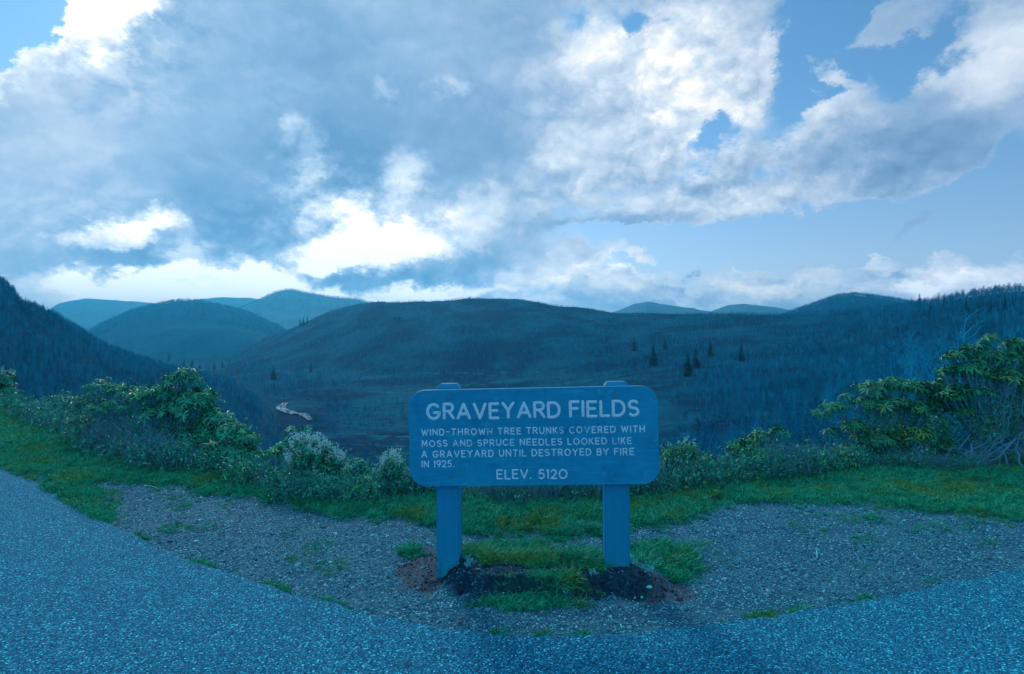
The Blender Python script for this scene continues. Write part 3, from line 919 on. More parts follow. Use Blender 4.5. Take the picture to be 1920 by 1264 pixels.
def stroke_tube(mb, pts, r, lift):
    P = [Vector((x, 0, z)) for x, z in pts]
    closed = (P[0] - P[-1]).length < 1e-5 and len(P) > 3
    if not closed:
        d0 = (P[0] - P[1]).normalized(); d1 = (P[-1] - P[-2]).normalized()
        P = [P[0] + d0 * r * .95, P[0] + d0 * r * .7] + P + [P[-1] + d1 * r * .7, P[-1] + d1 * r * .95]
        R = [r * .12, r * .68] + [r] * (len(P) - 4) + [r * .68, r * .12]
    else:
        R = [r] * len(P)
    V = []; n = len(P)
    prof = [(-1, 0), (-.72, -.75), (0, -1), (.72, -.75), (1, 0)]
    for i in range(n):
        if closed:
            a, b = P[(i - 1) % (n - 1)] if i else P[n - 2], P[(i + 1) % (n - 1)] if i < n - 1 else P[1]
        else:
            a, b = P[max(i - 1, 0)], P[min(i + 1, n - 1)]
        d = (b - a); d.normalize(); s = Vector((-d.z, 0, d.x))
        for u, h in prof:
            q = P[i] + s * u * R[i]; q.y = -lift - 0.0022 * (-h) * (R[i] / r)
            V.append(q)
    Fs = []
    for i in range(n - 1):
        for j in range(4):
            Fs.append((i * 5 + j, i * 5 + j + 1, (i + 1) * 5 + j + 1, (i + 1) * 5 + j))
    mb.add(V, Fs)


PL, PR_ = at(841, 1075, 0.03), None
sign = thing('park_sign', (0.138, 4.10, 0.0), 'blue painted wooden sign with white routed letters on two square posts', 'sign')
BW, BH = 1.70, 0.665
board_loc = Vector((0.0, -0.09, 1.000))


def rounded(w, h, r, n=9):
    out = []
    for cx, cz, a0 in ((w / 2 - r, h / 2 - r, 0), (-w / 2 + r, h / 2 - r, 90), (-w / 2 + r, -h / 2 + r, 180), (w / 2 - r, -h / 2 + r, 270)):
        for i in range(n + 1):
            a = math.radians(a0 + 90 * i / n); out.append((cx + r * math.cos(a), cz + r * math.sin(a)))
    return out


mb = MB(); TH = 0.045
rings = [(0.0045, 0.0), (0.0012, 0.0012), (0.0, 0.005), (0.0, TH - 0.005), (0.0045, TH)]
outl = []
for ins, y in rings:
    outl.append([(x, y, z) for x, z in rounded(BW - 2 * ins, BH - 2 * ins, 0.115 - ins)])
n = len(outl[0]); V = [v for o in outl for v in o]; Fs = []
for k_ in range(len(rings) - 1):
    for i in range(n):
        j = (i + 1) % n
        Fs.append((k_ * n + i, (k_ + 1) * n + i, (k_ + 1) * n + j, k_ * n + j))
Fs.append(tuple(range(n))); Fs.append(tuple((len(rings) - 1) * n + i for i in range(n - 1, -1, -1)))
mb.add(V, Fs)
board = link('board', mb.mesh('board', [M_SIGN]), sign, board_loc)
board.rotation_euler = (0, math.radians(-1.45), math.radians(-3.4))


def text_line(s, x0, x1, z0, z1, sw, faded=(), track=0.42, space=0.62):
    H = z1 - z0
    # natural widths, then fit to the measured length
    adv = []; x = 0
    for ch in s:
        if ch == ' ': x += space; continue
        adv.append((ch, x)); x += GL[ch][0] + track
    W_ = x - track
    sx = (x1 - x0) / W_
    gi_ = 0
    for q, (ch, xx) in enumerate(adv):
        mb = MB()
        jx, jz = random.uniform(-.01, .01) * H, random.uniform(-.03, .03) * H
        for k_, st in enumerate(GL[ch][1]):
            stroke_tube(mb, [(x0 + (xx + u) * sx + jx, z0 + v * H + jz) for u, v in st], sw, 0.0006 + 0.00035 * k_)
        m = M_L2 if q in faded else random.choice([M_L0, M_L0, M_L1] if H > 0.05 else [M_L0, M_L1, M_L1])
        l = link('letter', mb.mesh('letter', [m], True), board)
    return


kx = lambda px: (px - 998) * (BW / 470.0)
text_line('GRAVEYARD FIELDS', kx(800), kx(1196), .135, .232, .0098, track=.38, space=.5)
text_line('WIND-THROWN TREE TRUNKS COVERED WITH', kx(788), kx(1207), .022, .062, .0043, faded=(10, 20, 21, 22, 23), track=.52, space=.72)
text_line('MOSS AND SPRUCE NEEDLES LOOKED LIKE', kx(788), kx(1182), -.056, -.016, .0043, faded=(4, 5, 6, 12, 21, 22, 23, 24, 25, 26, 27), track=.5, space=.72)
text_line('A GRAVEYARD UNTIL DESTROYED BY FIRE', kx(787), kx(1186), -.130, -.088, .0043, faded=(), track=.5, space=.72)
text_line('IN 1925.', kx(787), kx(847), -.197, -.156, .0042, faded=(0,5,6), track=.42, space=.72)
text_line('ELEV. 5120', kx(930), kx(1061), -.283, -.225, .0055, track=.42, space=.72)
mbb = MB()
for rr, y0, y1 in ((.0175, 0.0, -.003), (.0085, -.003, -.010)):
    V = []; kk = 14
    for y in (y0, y1):
        V += [(rr * math.cos(2 * math.pi * i / kk), y, rr * math.sin(2 * math.pi * i / kk)) for i in range(kk)]
    mbb.add(V, [(i, (i + 1) % kk, kk + (i + 1) % kk, kk + i) for i in range(kk)] + [tuple(kk + i for i in range(kk))])
bme = mbb.mesh('bolt', [M_BOLT])
for bx, bz in ((841, .272), (1154, .272), (841, -.262), (1155, -.262)):
    link('bolt', bme, board, (kx(bx), -0.0003, bz))


def post(x, y, top, w=0.160, d=0.15, lean=0.0, rz=0.0):
    mb = MB(); c = 0.022; cz = 0.028
    prof = [(-.20, 0, 0), (top - cz, 0, 0), (top, c, c)]
    V = []
    e = 0.004
    for z, ix, iy in prof:
        a, b = w / 2 - ix, d / 2 - iy
        for sx, sy in ((-1, -1), (1, -1), (1, 1), (-1, 1)):
            # small eased arris
            for q in ((sx * (a - (e if sx * sy > 0 else 0)), sy * (b - (0 if sx * sy > 0 else e))),
                      (sx * (a - (0 if sx * sy > 0 else e)), sy * (b - (e if sx * sy > 0 else 0)))):
                V.append((q[0], q[1], z))
    Fs = []
    for k_ in range(2):
        for i in range(8):
            j = (i + 1) % 8
            Fs.append((k_ * 8 + i, k_ * 8 + j, (k_ + 1) * 8 + j, (k_ + 1) * 8 + i))
    Fs.append(tuple(16 + i for i in range(8)))
    mb.add(V, Fs)
    o = link('post', mb.mesh('post', [M_POST]), sign, (x, y, 0)); o.rotation_euler = (0, lean, rz)
    return o


post(-0.447 - 0.138 + 0.005, 0.075 - 0.09 + TH + 0.037, 1.352, rz=math.radians(-3.4))
post(0.722 - 0.138, 0.075 - 0.09 + TH - 0.034, 1.372, w=0.172, rz=math.radians(-3.4))

# ================================================================== plants
def leaf_mat(name, a, b, c, rough=0.42, spec=0.4):
    def f(N):
        r = N.geo.outputs['Random Per Island']
        n = N.noise(N.geo.outputs['Position'], 2.2, 3, 0.6)
        col = N.mix(r, a, b)
        return N.mix(N.mul(N.sm(n, 0.52, 0.66), N.sm(r, 0.35, 0.9)), col, c)
    m = material(name, f, rough, spec, CAST if name != 'blossom' else None)
    return m


M_RHODO_L = leaf_mat('rhododendron_leaf', (0.006, 0.08, 0.06), (0.05, 0.22, 0.15), (0.14, 0.30, 0.13))
M_RHODO_R = leaf_mat('rhododendron_leaf_gold', (0.006, 0.07, 0.055), (0.06, 0.19, 0.10), (0.46, 0.20, 0.03))
M_SMALL = leaf_mat('small_leaf', (0.008, 0.09, 0.085), (0.06, 0.23, 0.18), (0.16, 0.28, 0.10))
M_BLOSSOM = leaf_mat('blossom', (0.26, 0.62, 0.66), (0.40, 0.80, 0.78), (0.25, 0.55, 0.58), 0.7, 0.2)
M_STEM = material('stem_bark', lambda N: N.mix(N.noise(N.geo.outputs['Position'], 14, 5, 0.6), (0.03, 0.07, 0.125), (0.22, 0.24, 0.34)), 0.8, 0.2)
M_STEM2 = material('stem_bark_mauve', lambda N: N.mix(N.noise(N.geo.outputs['Position'], 14, 5, 0.6), (0.06, 0.07, 0.14), (0.30, 0.22, 0.35)), 0.8, 0.2)
M_DEAD = material('dead_twig', lambda N: N.mix(N.noise(N.geo.outputs['Position'], 14, 5, 0.6), (0.05, 0.04, 0.07), (0.13, 0.10, 0.14)), 0.85, 0.1)


def leaf_template(L_, w, droop=0.25, fold=0.15):
    V = np.array([(0, 0, 0), (-w * .4, 0, .35 * L_), (0, -w * fold, .35 * L_), (w * .4, 0, .35 * L_), (-w * .42, 0, .7 * L_), (0, -w * fold, .7 * L_), (w * .42, 0, .7 * L_), (0, 0, L_)], float)
    V[:, 1] += -droop * L_ * (V[:, 2] / L_) ** 2
    Fc = np.array([(0, 2, 1), (0, 3, 2), (1, 2, 5), (1, 5, 4), (2, 3, 6), (2, 6, 5), (4, 5, 7), (5, 6, 7)])
    return V, Fc


def whorl_template(nl, L_, w, open_deg, droop, seed):
    rg = np.random.default_rng(seed)
    Vs, Fs = [], []
    for i in range(nl):
        V, Fc = leaf_template(L_ * rg.uniform(.75, 1.12), w * rg.uniform(.8, 1.15), droop)
        th = math.radians(open_deg + rg.uniform(-14, 14)); ph = 2 * math.pi * i / nl + rg.uniform(-.25, .25)
        # tilt leaf from +z by th around x, upper side outwards
        R1 = np.array(Matrix.Rotation(th, 3, 'X')); R2 = np.array(Matrix.Rotation(ph, 3, 'Z'))
        V = V @ R1.T @ R2.T
        Fs.append(Fc + sum(len(v) for v in Vs)); Vs.append(V)
    return np.concatenate(Vs), np.concatenate(Fs)


def px3(px, row, Y): return np.array([(px - CX) / F * Y, Y, EYE - (row - CY) / F * Y])


def kmeans(P, k, it=8):
    C = P[RNG.choice(len(P), k, replace=False)].copy()
    for _ in range(it):
        d = ((P[:, None] - C[None]) ** 2).sum(2); a = d.argmin(1)
        for i in range(k):
            if (a == i).any(): C[i] = P[a == i].mean(0)
    return C, a


def tubes_np(segs, k=4):
    """segs: list of (points (m,3), radii (m,)) -> arrays"""
    Vs, Fs = [], []; off = 0
    ang = np.arange(k) * 2 * np.pi / k
    for P, R in segs:
        P = np.asarray(P, float); m = len(P)
        d = np.gradient(P, axis=0); d /= np.maximum(np.linalg.norm(d, axis=1, keepdims=True), 1e-9)
        a = np.cross(d, np.array([.21, .93, .3])); a /= np.maximum(np.linalg.norm(a, axis=1, keepdims=True), 1e-9); b = np.cross(d, a)
        ring = a[:, None] * np.cos(ang)[None, :, None] + b[:, None] * np.sin(ang)[None, :, None]
        Vs.append((P[:, None] + ring * np.asarray(R)[:, None, None]).reshape(-1, 3))
        i = np.arange(m - 1)[:, None] * k; j = np.arange(k)[None]; j2 = (j + 1) % k
        Fs.append(np.stack([i + j, i + j2, i + k + j2, i + k + j], 2).reshape(-1, 4) + off); off += m * k
    return np.concatenate(Vs), np.concatenate(Fs)


def bez(a, b, c, d, n):
    t = np.linspace(0, 1, n)[:, None]
    return (1 - t) ** 3 * a + 3 * (1 - t) ** 2 * t * b + 3 * (1 - t) * t * t * c + t ** 3 * d


def shrub(name, label, cat, Y, base, crowns, n, leafm, L_=.12, w=.030, open_=88, droop=.34, nl=9, stemm=None, nstem=7, flowers=0, small=0, spread=.25, shell=.55, stem_r=.013, group=None, dz=-.06, wig=1.0):
    """a shrub with several stems from the ground, branches to every tip and a whorl of leaves at each tip"""
    stemm = stemm or M_STEM
    bp = [px3(b, RIM(b) + 4, Y) for b in base]
    for q in bp: q[2] = dz - max(0, (Y - rimY(base[0]))) * 0.12
    root = Vector(bp[len(bp) // 2])
    t = thing(name, root, label, cat, group)
    n = int(n * 1.3); L_ *= .86; w *= .82
    tot = sum(c[2] * c[3] for c in crowns)
    tips, dirs = [], []
    for cx, cy, rx, ry in crowns:
        c = px3(cx, cy, Y); m_ = Y / F
        kk = max(4, int(n * rx * ry / tot))
        u = RNG.normal(size=(kk, 3)); u /= np.linalg.norm(u, axis=1, keepdims=True)
        u[:, 2] = np.where(u[:, 2] < -.25, -u[:, 2] * .8, u[:, 2])
        r = RNG.uniform(shell, 1.0, kk)[:, None]
        dep = max(rx, ry) * m_ * .95
        p = c + u * r * np.array([rx * m_, dep, ry * m_])
        tips.append(p); dd = u * np.array([.8, .8, .6]) + np.array([0, 0, .75]) + RNG.normal(size=(kk, 3)) * .28; dirs.append(dd)
    tips = np.concatenate(tips); dirs = np.concatenate(dirs)
    segs = []
    nh = max(nstem, len(tips) // 7)
    H, ah = kmeans(tips, nh)
    bmean = np.mean(bp, 0)
    Hh = H + (bmean - H) * RNG.uniform(.14, .3, (nh, 1))
    Hh[:, 2] -= .03
    nk = min(nstem, nh)
    K, ak = kmeans(Hh, nk)
    Kk = K + (bmean - K) * RNG.uniform(.35, .5, (nk, 1))
    for i in range(nk):
        b0 = bp[RNG.integers(len(bp))] + np.array([RNG.normal() * spread * .5, RNG.normal() * spread * .4, 0])
        mid = b0 + (Kk[i] - b0) * .4 + np.array([RNG.normal() * .05, RNG.normal() * .05, .12])
        P = bez(b0 - np.array([0, 0, .12]), b0 + np.array([(Kk[i] - b0)[0] * .1, 0, (Kk[i] - b0)[2] * .35]), mid, Kk[i], 9)
        P[1:-1] += RNG.normal(size=(7, 3)) * .016 * wig
        s = RNG.uniform(.7, 1.25)
        segs.append((P, np.linspace(stem_r * s, stem_r * .62 * s, 9)))
        for h in np.where(ak == i)[0]:
            a = Kk[i]; d = Hh[h] - a
            P = bez(a, a + d * .35 + np.array([0, 0, .03]), a + d * .7 + RNG.normal(size=3) * .03 * wig, Hh[h], 7)
            P[1:-1] += RNG.normal(size=(5, 3)) * .010 * wig
            segs.append((P, np.linspace(stem_r * .55 * s, stem_r * .3, 7)))
            for q in np.where(ah == h)[0]:
                a2 = Hh[h]; d2 = tips[q] - a2
                P = bez(a2, a2 + d2 * .4, tips[q] - dirs[q] / np.linalg.norm(dirs[q]) * .05, tips[q], 4)
                segs.append((P, np.linspace(stem_r * .28, stem_r * .16, 4)))
    V, Fc = tubes_np(segs, 5 if stem_r > .01 else 4)
    link('stems', mesh_np('stems', V - np.array(root), Fc, [stemm], True), t)
    Vs, Fs = [], []
    T = [whorl_template(nl, L_, w, open_, droop, 100 + i) for i in range(4)]
    sel = RNG.integers(0, 4, len(tips))
    nf = 0
    fl = np.zeros(len(tips), bool)
    if flowers:
        score = tips[:, 2] + RNG.normal(size=len(tips)) * .06
        fl[np.argsort(-score)[:int(len(tips) * flowers)]] = True
    off = 0
    for i in range(4):
        s_ = np.where(sel == i)[0]
        if not len(s_): continue
        A, B = replicate(T[i][0], T[i][1], frames(dirs[s_]), tips[s_], RNG.uniform(.75, 1.2, len(s_)))
        Vs.append(A); Fs.append(B + off); off += len(A)
    if small:
        # small leaves along twigs inside the shrub
        LV, LF = leaf_template(.042, .018, .15)
        m_ = len(tips) * small
        q = RNG.integers(0, len(tips), m_)
        pos = tips[q] + (bmean - tips[q]) * RNG.uniform(0, .62, (m_, 1)) + RNG.normal(size=(m_, 3)) * .06
        A, B = replicate(LV, LF, frames(RNG.normal(size=(m_, 3)) + np.array([0, 0, .4])), pos, RNG.uniform(.6, 1.5, m_))
        Vs.append(A); Fs.append(B + off); off += len(A)
    V = np.concatenate(Vs) - np.array(root)
    tag(link('foliage', mesh_np('foliage', V, np.concatenate(Fs), [leafm], False), t), kind='stuff')
    if fl.any():
        s_ = np.where(fl)[0]
        # upright bunches of small pale bells
        bV, bF = [], []; o_ = 0
        rg = np.random.default_rng(5)
        for q in range(16):
            c = np.array([rg.normal() * .017, rg.normal() * .017, rg.uniform(.0, .085)])
            s0 = .008
            v = np.array([(0, 0, s0), (s0, 0, 0), (0, s0, 0), (-s0, 0, 0), (0, -s0, 0), (0, 0, -s0)]) + c
            bV.append(v); bF.append(np.array([(0, 1, 2), (0, 2, 3), (0, 3, 4), (0, 4, 1), (5, 2, 1), (5, 3, 2), (5, 4, 3), (5, 1, 4)]) + o_); o_ += 6
        A, B = replicate(np.concatenate(bV), np.concatenate(bF), frames(dirs[s_] * .5 + np.array([0, 0, 1.0])), tips[s_] + np.array([0, 0, .015]), RNG.uniform(.7, 1.25, len(s_)))
        tag(link('blossom', mesh_np('blossom', A - np.array(root), B, [M_BLOSSOM], False), t), kind='stuff')
    return t


shrub('rhododendron_shrub', 'pale-topped bush cut by the left edge of the photo', 'shrub', 14.6, (-20, 0, 15), [(5, 712, 26, 26), (-20, 730, 40, 34), (14, 738, 16, 20)], 130, M_RHODO_L, flowers=.3, small=10, L_=.15, w=.04)  # the flower bunches here are added as whitish highlights on the leaves
shrub('leafy_shrub', 'low bluish bush between the left edge bush and the big left bush', 'shrub', 12.0, (60, 100, 130), [(120, 762, 42, 32), (85, 778, 36, 24), (60, 765, 22, 20), (150, 790, 30, 25)], 120, M_SMALL, L_=.09, w=.026, small=26, nl=7, nstem=9, stem_r=.010, group='bushes along the slope edge')
shrub('leafy_shrub', 'many-stemmed bush with small leaves left of the tall left bush', 'shrub', 9.0, (190, 220, 245, 270, 295), [(192, 728, 34, 22), (235, 738, 38, 22), (165, 765, 35, 30), (215, 765, 55, 24), (275, 748, 34, 26), (150, 800, 30, 28)], 240, M_RHODO_L, L_=.09, w=.026, small=3, nl=7, nstem=16, stem_r=.011, stemm=M_STEM2)
shrub('rhododendron_shrub', 'tallest rhododendron bush at the left with a rounded leafy top', 'shrub', 8.3, (290, 315, 345), [(343, 712, 38, 26), (305, 736, 44, 22), (372, 745, 36, 26), (360, 765, 60, 36), (405, 790, 40, 30), (270, 745, 30, 20), (300, 775, 45, 26), (375, 820, 55, 36), (425, 815, 30, 30)], 420, M_RHODO_L, small=4, nstem=18, stem_r=.014, stemm=M_STEM2, L_=.115)
shrub('rhododendron_shrub', 'drooping rhododendron bush sloping down right of the tall left bush', 'shrub', 7.4, (420, 440, 465), [(432, 808, 32, 18), (462, 825, 26, 20), (440, 850, 42, 30), (475, 862, 22, 24), (400, 850, 30, 30)], 170, M_RHODO_L, small=12, nstem=12, stem_r=.010, L_=.10)
shrub('flowering_shrub', 'bush topped with white blossom spikes left of the sign', 'shrub', 6.4, (575, 595, 615), [(573, 838, 30, 22), (600, 855, 34, 24), (560, 862, 26, 18), (628, 868, 20, 16), (648, 890, 14, 22), (590, 895, 55, 26)], 170, M_RHODO_L, flowers=.62, small=12, L_=.075, w=.022, nstem=12, stem_r=.008)
shrub('rhododendron_shrub', 'few upright rhododendron sprigs rising behind the white-blossom bush', 'shrub', 6.9, (545, 560), [(547, 806, 9, 4), (572, 804, 10, 4), (540, 832, 14, 6), (520, 845, 22, 8)], 22, M_RHODO_L, L_=.11, nstem=4, stem_r=.007, shell=.3)
shrub('flowering_shrub', 'small bush dotted with white blossom beside the left end of the sign', 'shrub', 6.2, (725, 740, 755), [(732, 868, 20, 14), (748, 880, 18, 14), (720, 888, 22, 12), (760, 905, 26, 16), (740, 912, 30, 16)], 110, M_RHODO_L, flowers=.35, small=12, L_=.07, w=.021, nstem=9, stem_r=.007)
shrub('leafy_shrub', 'dark low bush at the foot of the grass bank below the white-blossom bush', 'shrub', 6.0, (640, 660, 690), [(655, 925, 42, 18), (690, 915, 30, 18), (620, 920, 26, 16)], 110, M_SMALL, L_=.07, w=.022, small=14, nstem=8, stem_r=.006, stemm=M_STEM2)
shrub('leafy_shrub', 'thin mixed bush in the dip between the two white-blossom bushes', 'shrub', 6.7, (665, 690, 705), [(690, 890, 30, 16), (670, 870, 18, 14), (500, 900, 26, 22), (520, 890, 26, 20)], 70, M_SMALL, L_=.06, w=.02, small=20, nstem=9, stem_r=.005)
shrub('rhododendron_shrub', 'dense yellow-green bush touching the right end of the sign', 'shrub', 6.9, (1250, 1275, 1300), [(1292, 845, 20, 15), (1262, 855, 26, 20), (1300, 865, 26, 20), (1248, 880, 22, 20), (1285, 890, 36, 20)], 150, M_RHODO_R, flowers=.05, small=12, L_=.09, w=.024, nstem=12, stem_r=.007)
shrub('rhododendron_shrub', 'sparse flat-topped rhododendron on thin bare stems right of the sign', 'shrub', 7.4, (1395, 1425, 1440), [(1378, 836, 22, 6), (1400, 828, 20, 7), (1430, 816, 24, 6), (1462, 808, 20, 6), (1400, 848, 30, 9), (1370, 862, 24, 10)], 90, M_RHODO_R, L_=.10, nstem=9, stem_r=.008, small=8, shell=.3)
shrub('leafy_shrub', 'low dark bush at the grass edge under the wide right rhododendron', 'shrub', 7.4, (1530, 1560, 1580), [(1550, 872, 34, 18), (1575, 862, 28, 16), (1525, 885, 22, 12)], 110, M_RHODO_R, L_=.08, w=.023, small=10, nstem=8, stem_r=.007)
shrub('rhododendron_shrub', 'wide leaning rhododendron with stepped clumps right of the sign', 'shrub', 7.9, (1600, 1640, 1690, 1720), [(1540, 776, 18, 7), (1572, 762, 28, 12), (1586, 742, 16, 4), (1632, 728, 36, 16), (1675, 722, 32, 15), (1715, 728, 36, 16), (1750, 738, 26, 18), (1650, 758, 52, 20), (1715, 765, 42, 20), (1765, 760, 30, 22), (1770, 715, 20, 12), (1560, 808, 20, 7), (1595, 800, 28, 14), (1640, 825, 44, 24), (1710, 815, 40, 26), (1600, 845, 26, 14)], 430, M_RHODO_R, L_=.11, nstem=15, stem_r=.012, small=5, shell=.4, wig=1.8)
shrub('rhododendron_shrub', 'tallest rhododendron with bare crooked stems at the right edge', 'shrub', 7.6, (1800, 1830, 1870, 1910, 1950), [(1792, 668, 26, 16), (1815, 655, 22, 8), (1838, 648, 14, 6), (1860, 632, 14, 5), (1815, 695, 44, 26), (1865, 670, 40, 20), (1905, 645, 26, 16), (1935, 665, 36, 30), (1880, 705, 44, 24), (1930, 720, 40, 30), (1790, 735, 26, 18), (1990, 690, 50, 50), (1830, 735, 36, 16), (1800, 770, 20, 14), (1775, 700, 16, 14), (1780, 745, 24, 20)], 520, M_RHODO_R, L_=.115, nstem=20, stem_r=.015, small=5, stemm=M_STEM2, shell=.4, wig=2.2)
shrub('leafy_shrub', 'thin leafy bush filling the gap between the two big right rhododendrons', 'shrub', 8.3, (1740, 1765, 1790), [(1760, 800, 30, 30), (1770, 840, 36, 20)], 60, M_SMALL, L_=.07, w=.02, small=22, nstem=9, stem_r=.006)
# dead reddish branches
t = thing('dead_branch', px3(462, 902, 6.9), 'heap of dead reddish twigs at the grass edge under the left bushes', 'dead branch')
segs = []
for _ in range(46):
    a = RNG.normal(size=3) * np.array([.13, .06, .01]); d = np.array([RNG.normal() * .5, RNG.normal() * .3, RNG.uniform(.25, 1.0)]); d /= np.linalg.norm(d)
    P = a + np.linspace(0, 1, 5)[:, None] * d * RNG.uniform(.1, .26); P += RNG.normal(size=P.shape) * .010; segs.append((P, np.linspace(.004, .0015, 5)))
V, Fc = tubes_np(segs); tag(link('twigs', mesh_np('twigs', V, Fc, [M_DEAD], True), t), kind='stuff')

# ---- undergrowth on the slope edge
M_STALK = material('stalk', lambda N: N.mix(N.noise(N.geo.outputs['Position'], 5, 5, 0.65), (0.05, 0.05, 0.08), (0.34, 0.22, 0.30)), 0.85, 0.1)


def stalk_clump(seed, leafy, h=.4, n=26, mat2=None):
    rg = np.random.default_rng(seed); segs = []; tips = []
    for _ in range(n):
        a = np.array([rg.normal() * .09, rg.normal() * .09, -.06]); hh = h * rg.uniform(.45, 1.15)
        d = np.array([rg.normal() * .16, rg.normal() * .16, 1]); P = a + np.linspace(0, 1, 5)[:, None] * d * hh; P[1:] += rg.normal(size=(4, 3)) * .012
        segs.append((P, np.linspace(.0035, .0014, 5))); tips.append(P)
        for q in range(2):
            b = P[rg.integers(2, 5)]; e = b + np.array([rg.normal() * .06, rg.normal() * .06, rg.uniform(.04, .12)]); segs.append((np.stack([b, (b + e) / 2 + .004, e]), np.array([.002, .0016, .001])))
            tips.append(np.stack([b, e]))
    V, Fc = tubes_np(segs, 3)
    fs = [Fc]; mi = [np.zeros(len(Fc))]
    if leafy:
        P = np.concatenate(tips); m_ = int(n * leafy)
        q = rg.integers(0, len(P), m_); LV, LF = leaf_template(.038, .018, .15)
        A, B = replicate(LV, LF, frames(rg.normal(size=(m_, 3)) + np.array([0, 0, .6])), P[q] + rg.normal(size=(m_, 3)) * .02 + np.array([0, 0, .02]), rg.uniform(.6, 1.5, m_))
        fs.append(B + len(V)); mi.append(np.ones(len(B))); V = np.concatenate([V, A])
    return mesh_np('clump', V, fs, [M_STALK, M_SMALL], False, matidx=np.concatenate(mi))


SC_CL = proto_collection('undergrowth_clump', [stalk_clump(1, 0, .42, 30), stalk_clump(2, 0, .36, 26), stalk_clump(3, 16, .36, 16), stalk_clump(4, 26, .32, 14), stalk_clump(5, 34, .27, 12)])
N_ = 3800
pxs = RNG.uniform(-250, 2200, N_); ry_ = rimY(pxs)
dd = RNG.uniform(0.02, 1, N_) ** 1.6 * 4.0
YY = ry_ + dd + (fbm(pxs / 60, dd, 5, 3) - .5) * .4
XX = (pxs - CX) / F * YY
zz = np.where(dd < .15, 0, terrain_z(XX, np.maximum(YY, rimY(px_of(XX, YY)) + .01)))
hs = 1.0 + 0.55 * fbm(XX * .8, YY * .8, 12, 3) + .22 * dd
hs *= np.interp(pxs, [-250, 150, 300, 520, 640, 760, 870, 1150, 1230, 1500, 1700, 1800, 2200], [.95, .85, .8, .62, .66, .65, .6, .6, .75, .7, .5, .5, .5]) * RNG.uniform(.6, 1.15, N_)
mid = np.abs(pxs - 1000) < 160
dry = mid | ((pxs > 1690) & (pxs < 1900) & (dd < .7))
dry = dry | ((pxs > 150) & (pxs < 330) & (RNG.uniform(0, 1, N_) < .8))
idx = np.where(dry, RNG.integers(0, 3, N_), np.where(RNG.uniform(0,1,N_)<.25, RNG.integers(0, 2, N_), RNG.integers(2, 5, N_)))
rot = np.stack([RNG.normal(size=N_) * .12, RNG.normal(size=N_) * .12, RNG.uniform(0, 6.28, N_)], 1)
scatter('undergrowth', np.stack([XX, YY, zz], 1), rot, hs, idx, SC_CL, 'tangle of bare stalks and small leaves along the slope edge')

# ================================================================== forest
def tree_mat(name, a, b, c):
    def f(N):
        r = N.info.outputs['Random']
        col = N.mix(r, a, b)
        n = N.noise(N.geo.outputs['Position'], 0.016, 6, 0.68)
        return N.mix(N.mul(N.sm(n, 0.5, 0.65), 0.85), col, c)
    return material(name, f, 0.9, 0.1)


M_TWIG = tree_mat('bare_twigs', (0.002, 0.058, 0.115), (0.010, 0.175, 0.30), (0.001, 0.028, 0.06))
M_TRUNK = tree_mat('pale_trunk', (0.008, 0.085, 0.17), (0.04, 0.20, 0.33), (0.01, 0.09, 0.17))
M_BUSH = tree_mat('scrub_leaf', (0.004, 0.05, 0.085), (0.012, 0.10, 0.15), (0.02, 0.10, 0.11))
M_SPRUCE = material('spruce_needles', lambda N: N.mix(N.noise(N.geo.outputs['Position'], 1.2, 4, .6), (0.0005, 0.006, 0.016), (0.002, 0.018, 0.032)), 0.9, 0.1)
M_SPTRUNK = material('spruce_bark', lambda N: N.mix(N.noise(N.geo.outputs['Position'], 3.0, 4, .6), (0.01, 0.03, 0.06), (0.03, 0.07, 0.11)), 0.9, 0.1)


def bare_tree(seed, h=9.0, nb=26, spread=.34, tw=.05):
    rg = np.random.default_rng(seed); segs = []; V2 = []; F2 = []
    z = np.linspace(-1.2, h, 7); T = np.stack([np.cumsum(rg.normal(size=7)) * .12, np.cumsum(rg.normal(size=7)) * .12, z], 1)
    segs.append((T, np.linspace(.13, .03, 7)))
    tri = []
    for _ in range(nb):
        u = rg.uniform(.28, .97); p = np.array([np.interp(u * h, z, T[:, k]) for k in range(3)])
        ph = rg.uniform(0, 6.28); l = h * spread * (1.15 - u) * rg.uniform(.7, 1.3) + .5
        d = np.array([math.cos(ph) * .62, math.sin(ph) * .62, rg.uniform(.55, 1.0)]); e = p + d * l
        m = (p + e) / 2 + rg.normal(size=3) * .1
        segs.append((np.stack([p, m, e]), np.array([.05, .035, .015])))
        for q in range(9):
            v = rg.uniform(.25, 1); b = p + (e - p) * v
            dd = np.array([rg.normal() * .5, rg.normal() * .5, rg.uniform(.3, 1.1)]); l2 = rg.uniform(.4, 1.2)
            s = np.cross(dd, rg.normal(size=3)); s /= np.linalg.norm(s); s *= tw * .55
            V2 += [b - s, b + s, b + dd * l2]
    V, Fc = tubes_np(segs, 3)
    V2 = np.array(V2); F3 = np.arange(len(V2)).reshape(-1, 3)
    n0 = len(V)
    return mesh_np('bare_tree', np.concatenate([V, V2]), [Fc, F3 + n0], [M_TRUNK, M_TWIG], False, matidx=np.concatenate([np.zeros(len(Fc)), np.ones(len(F3))]))


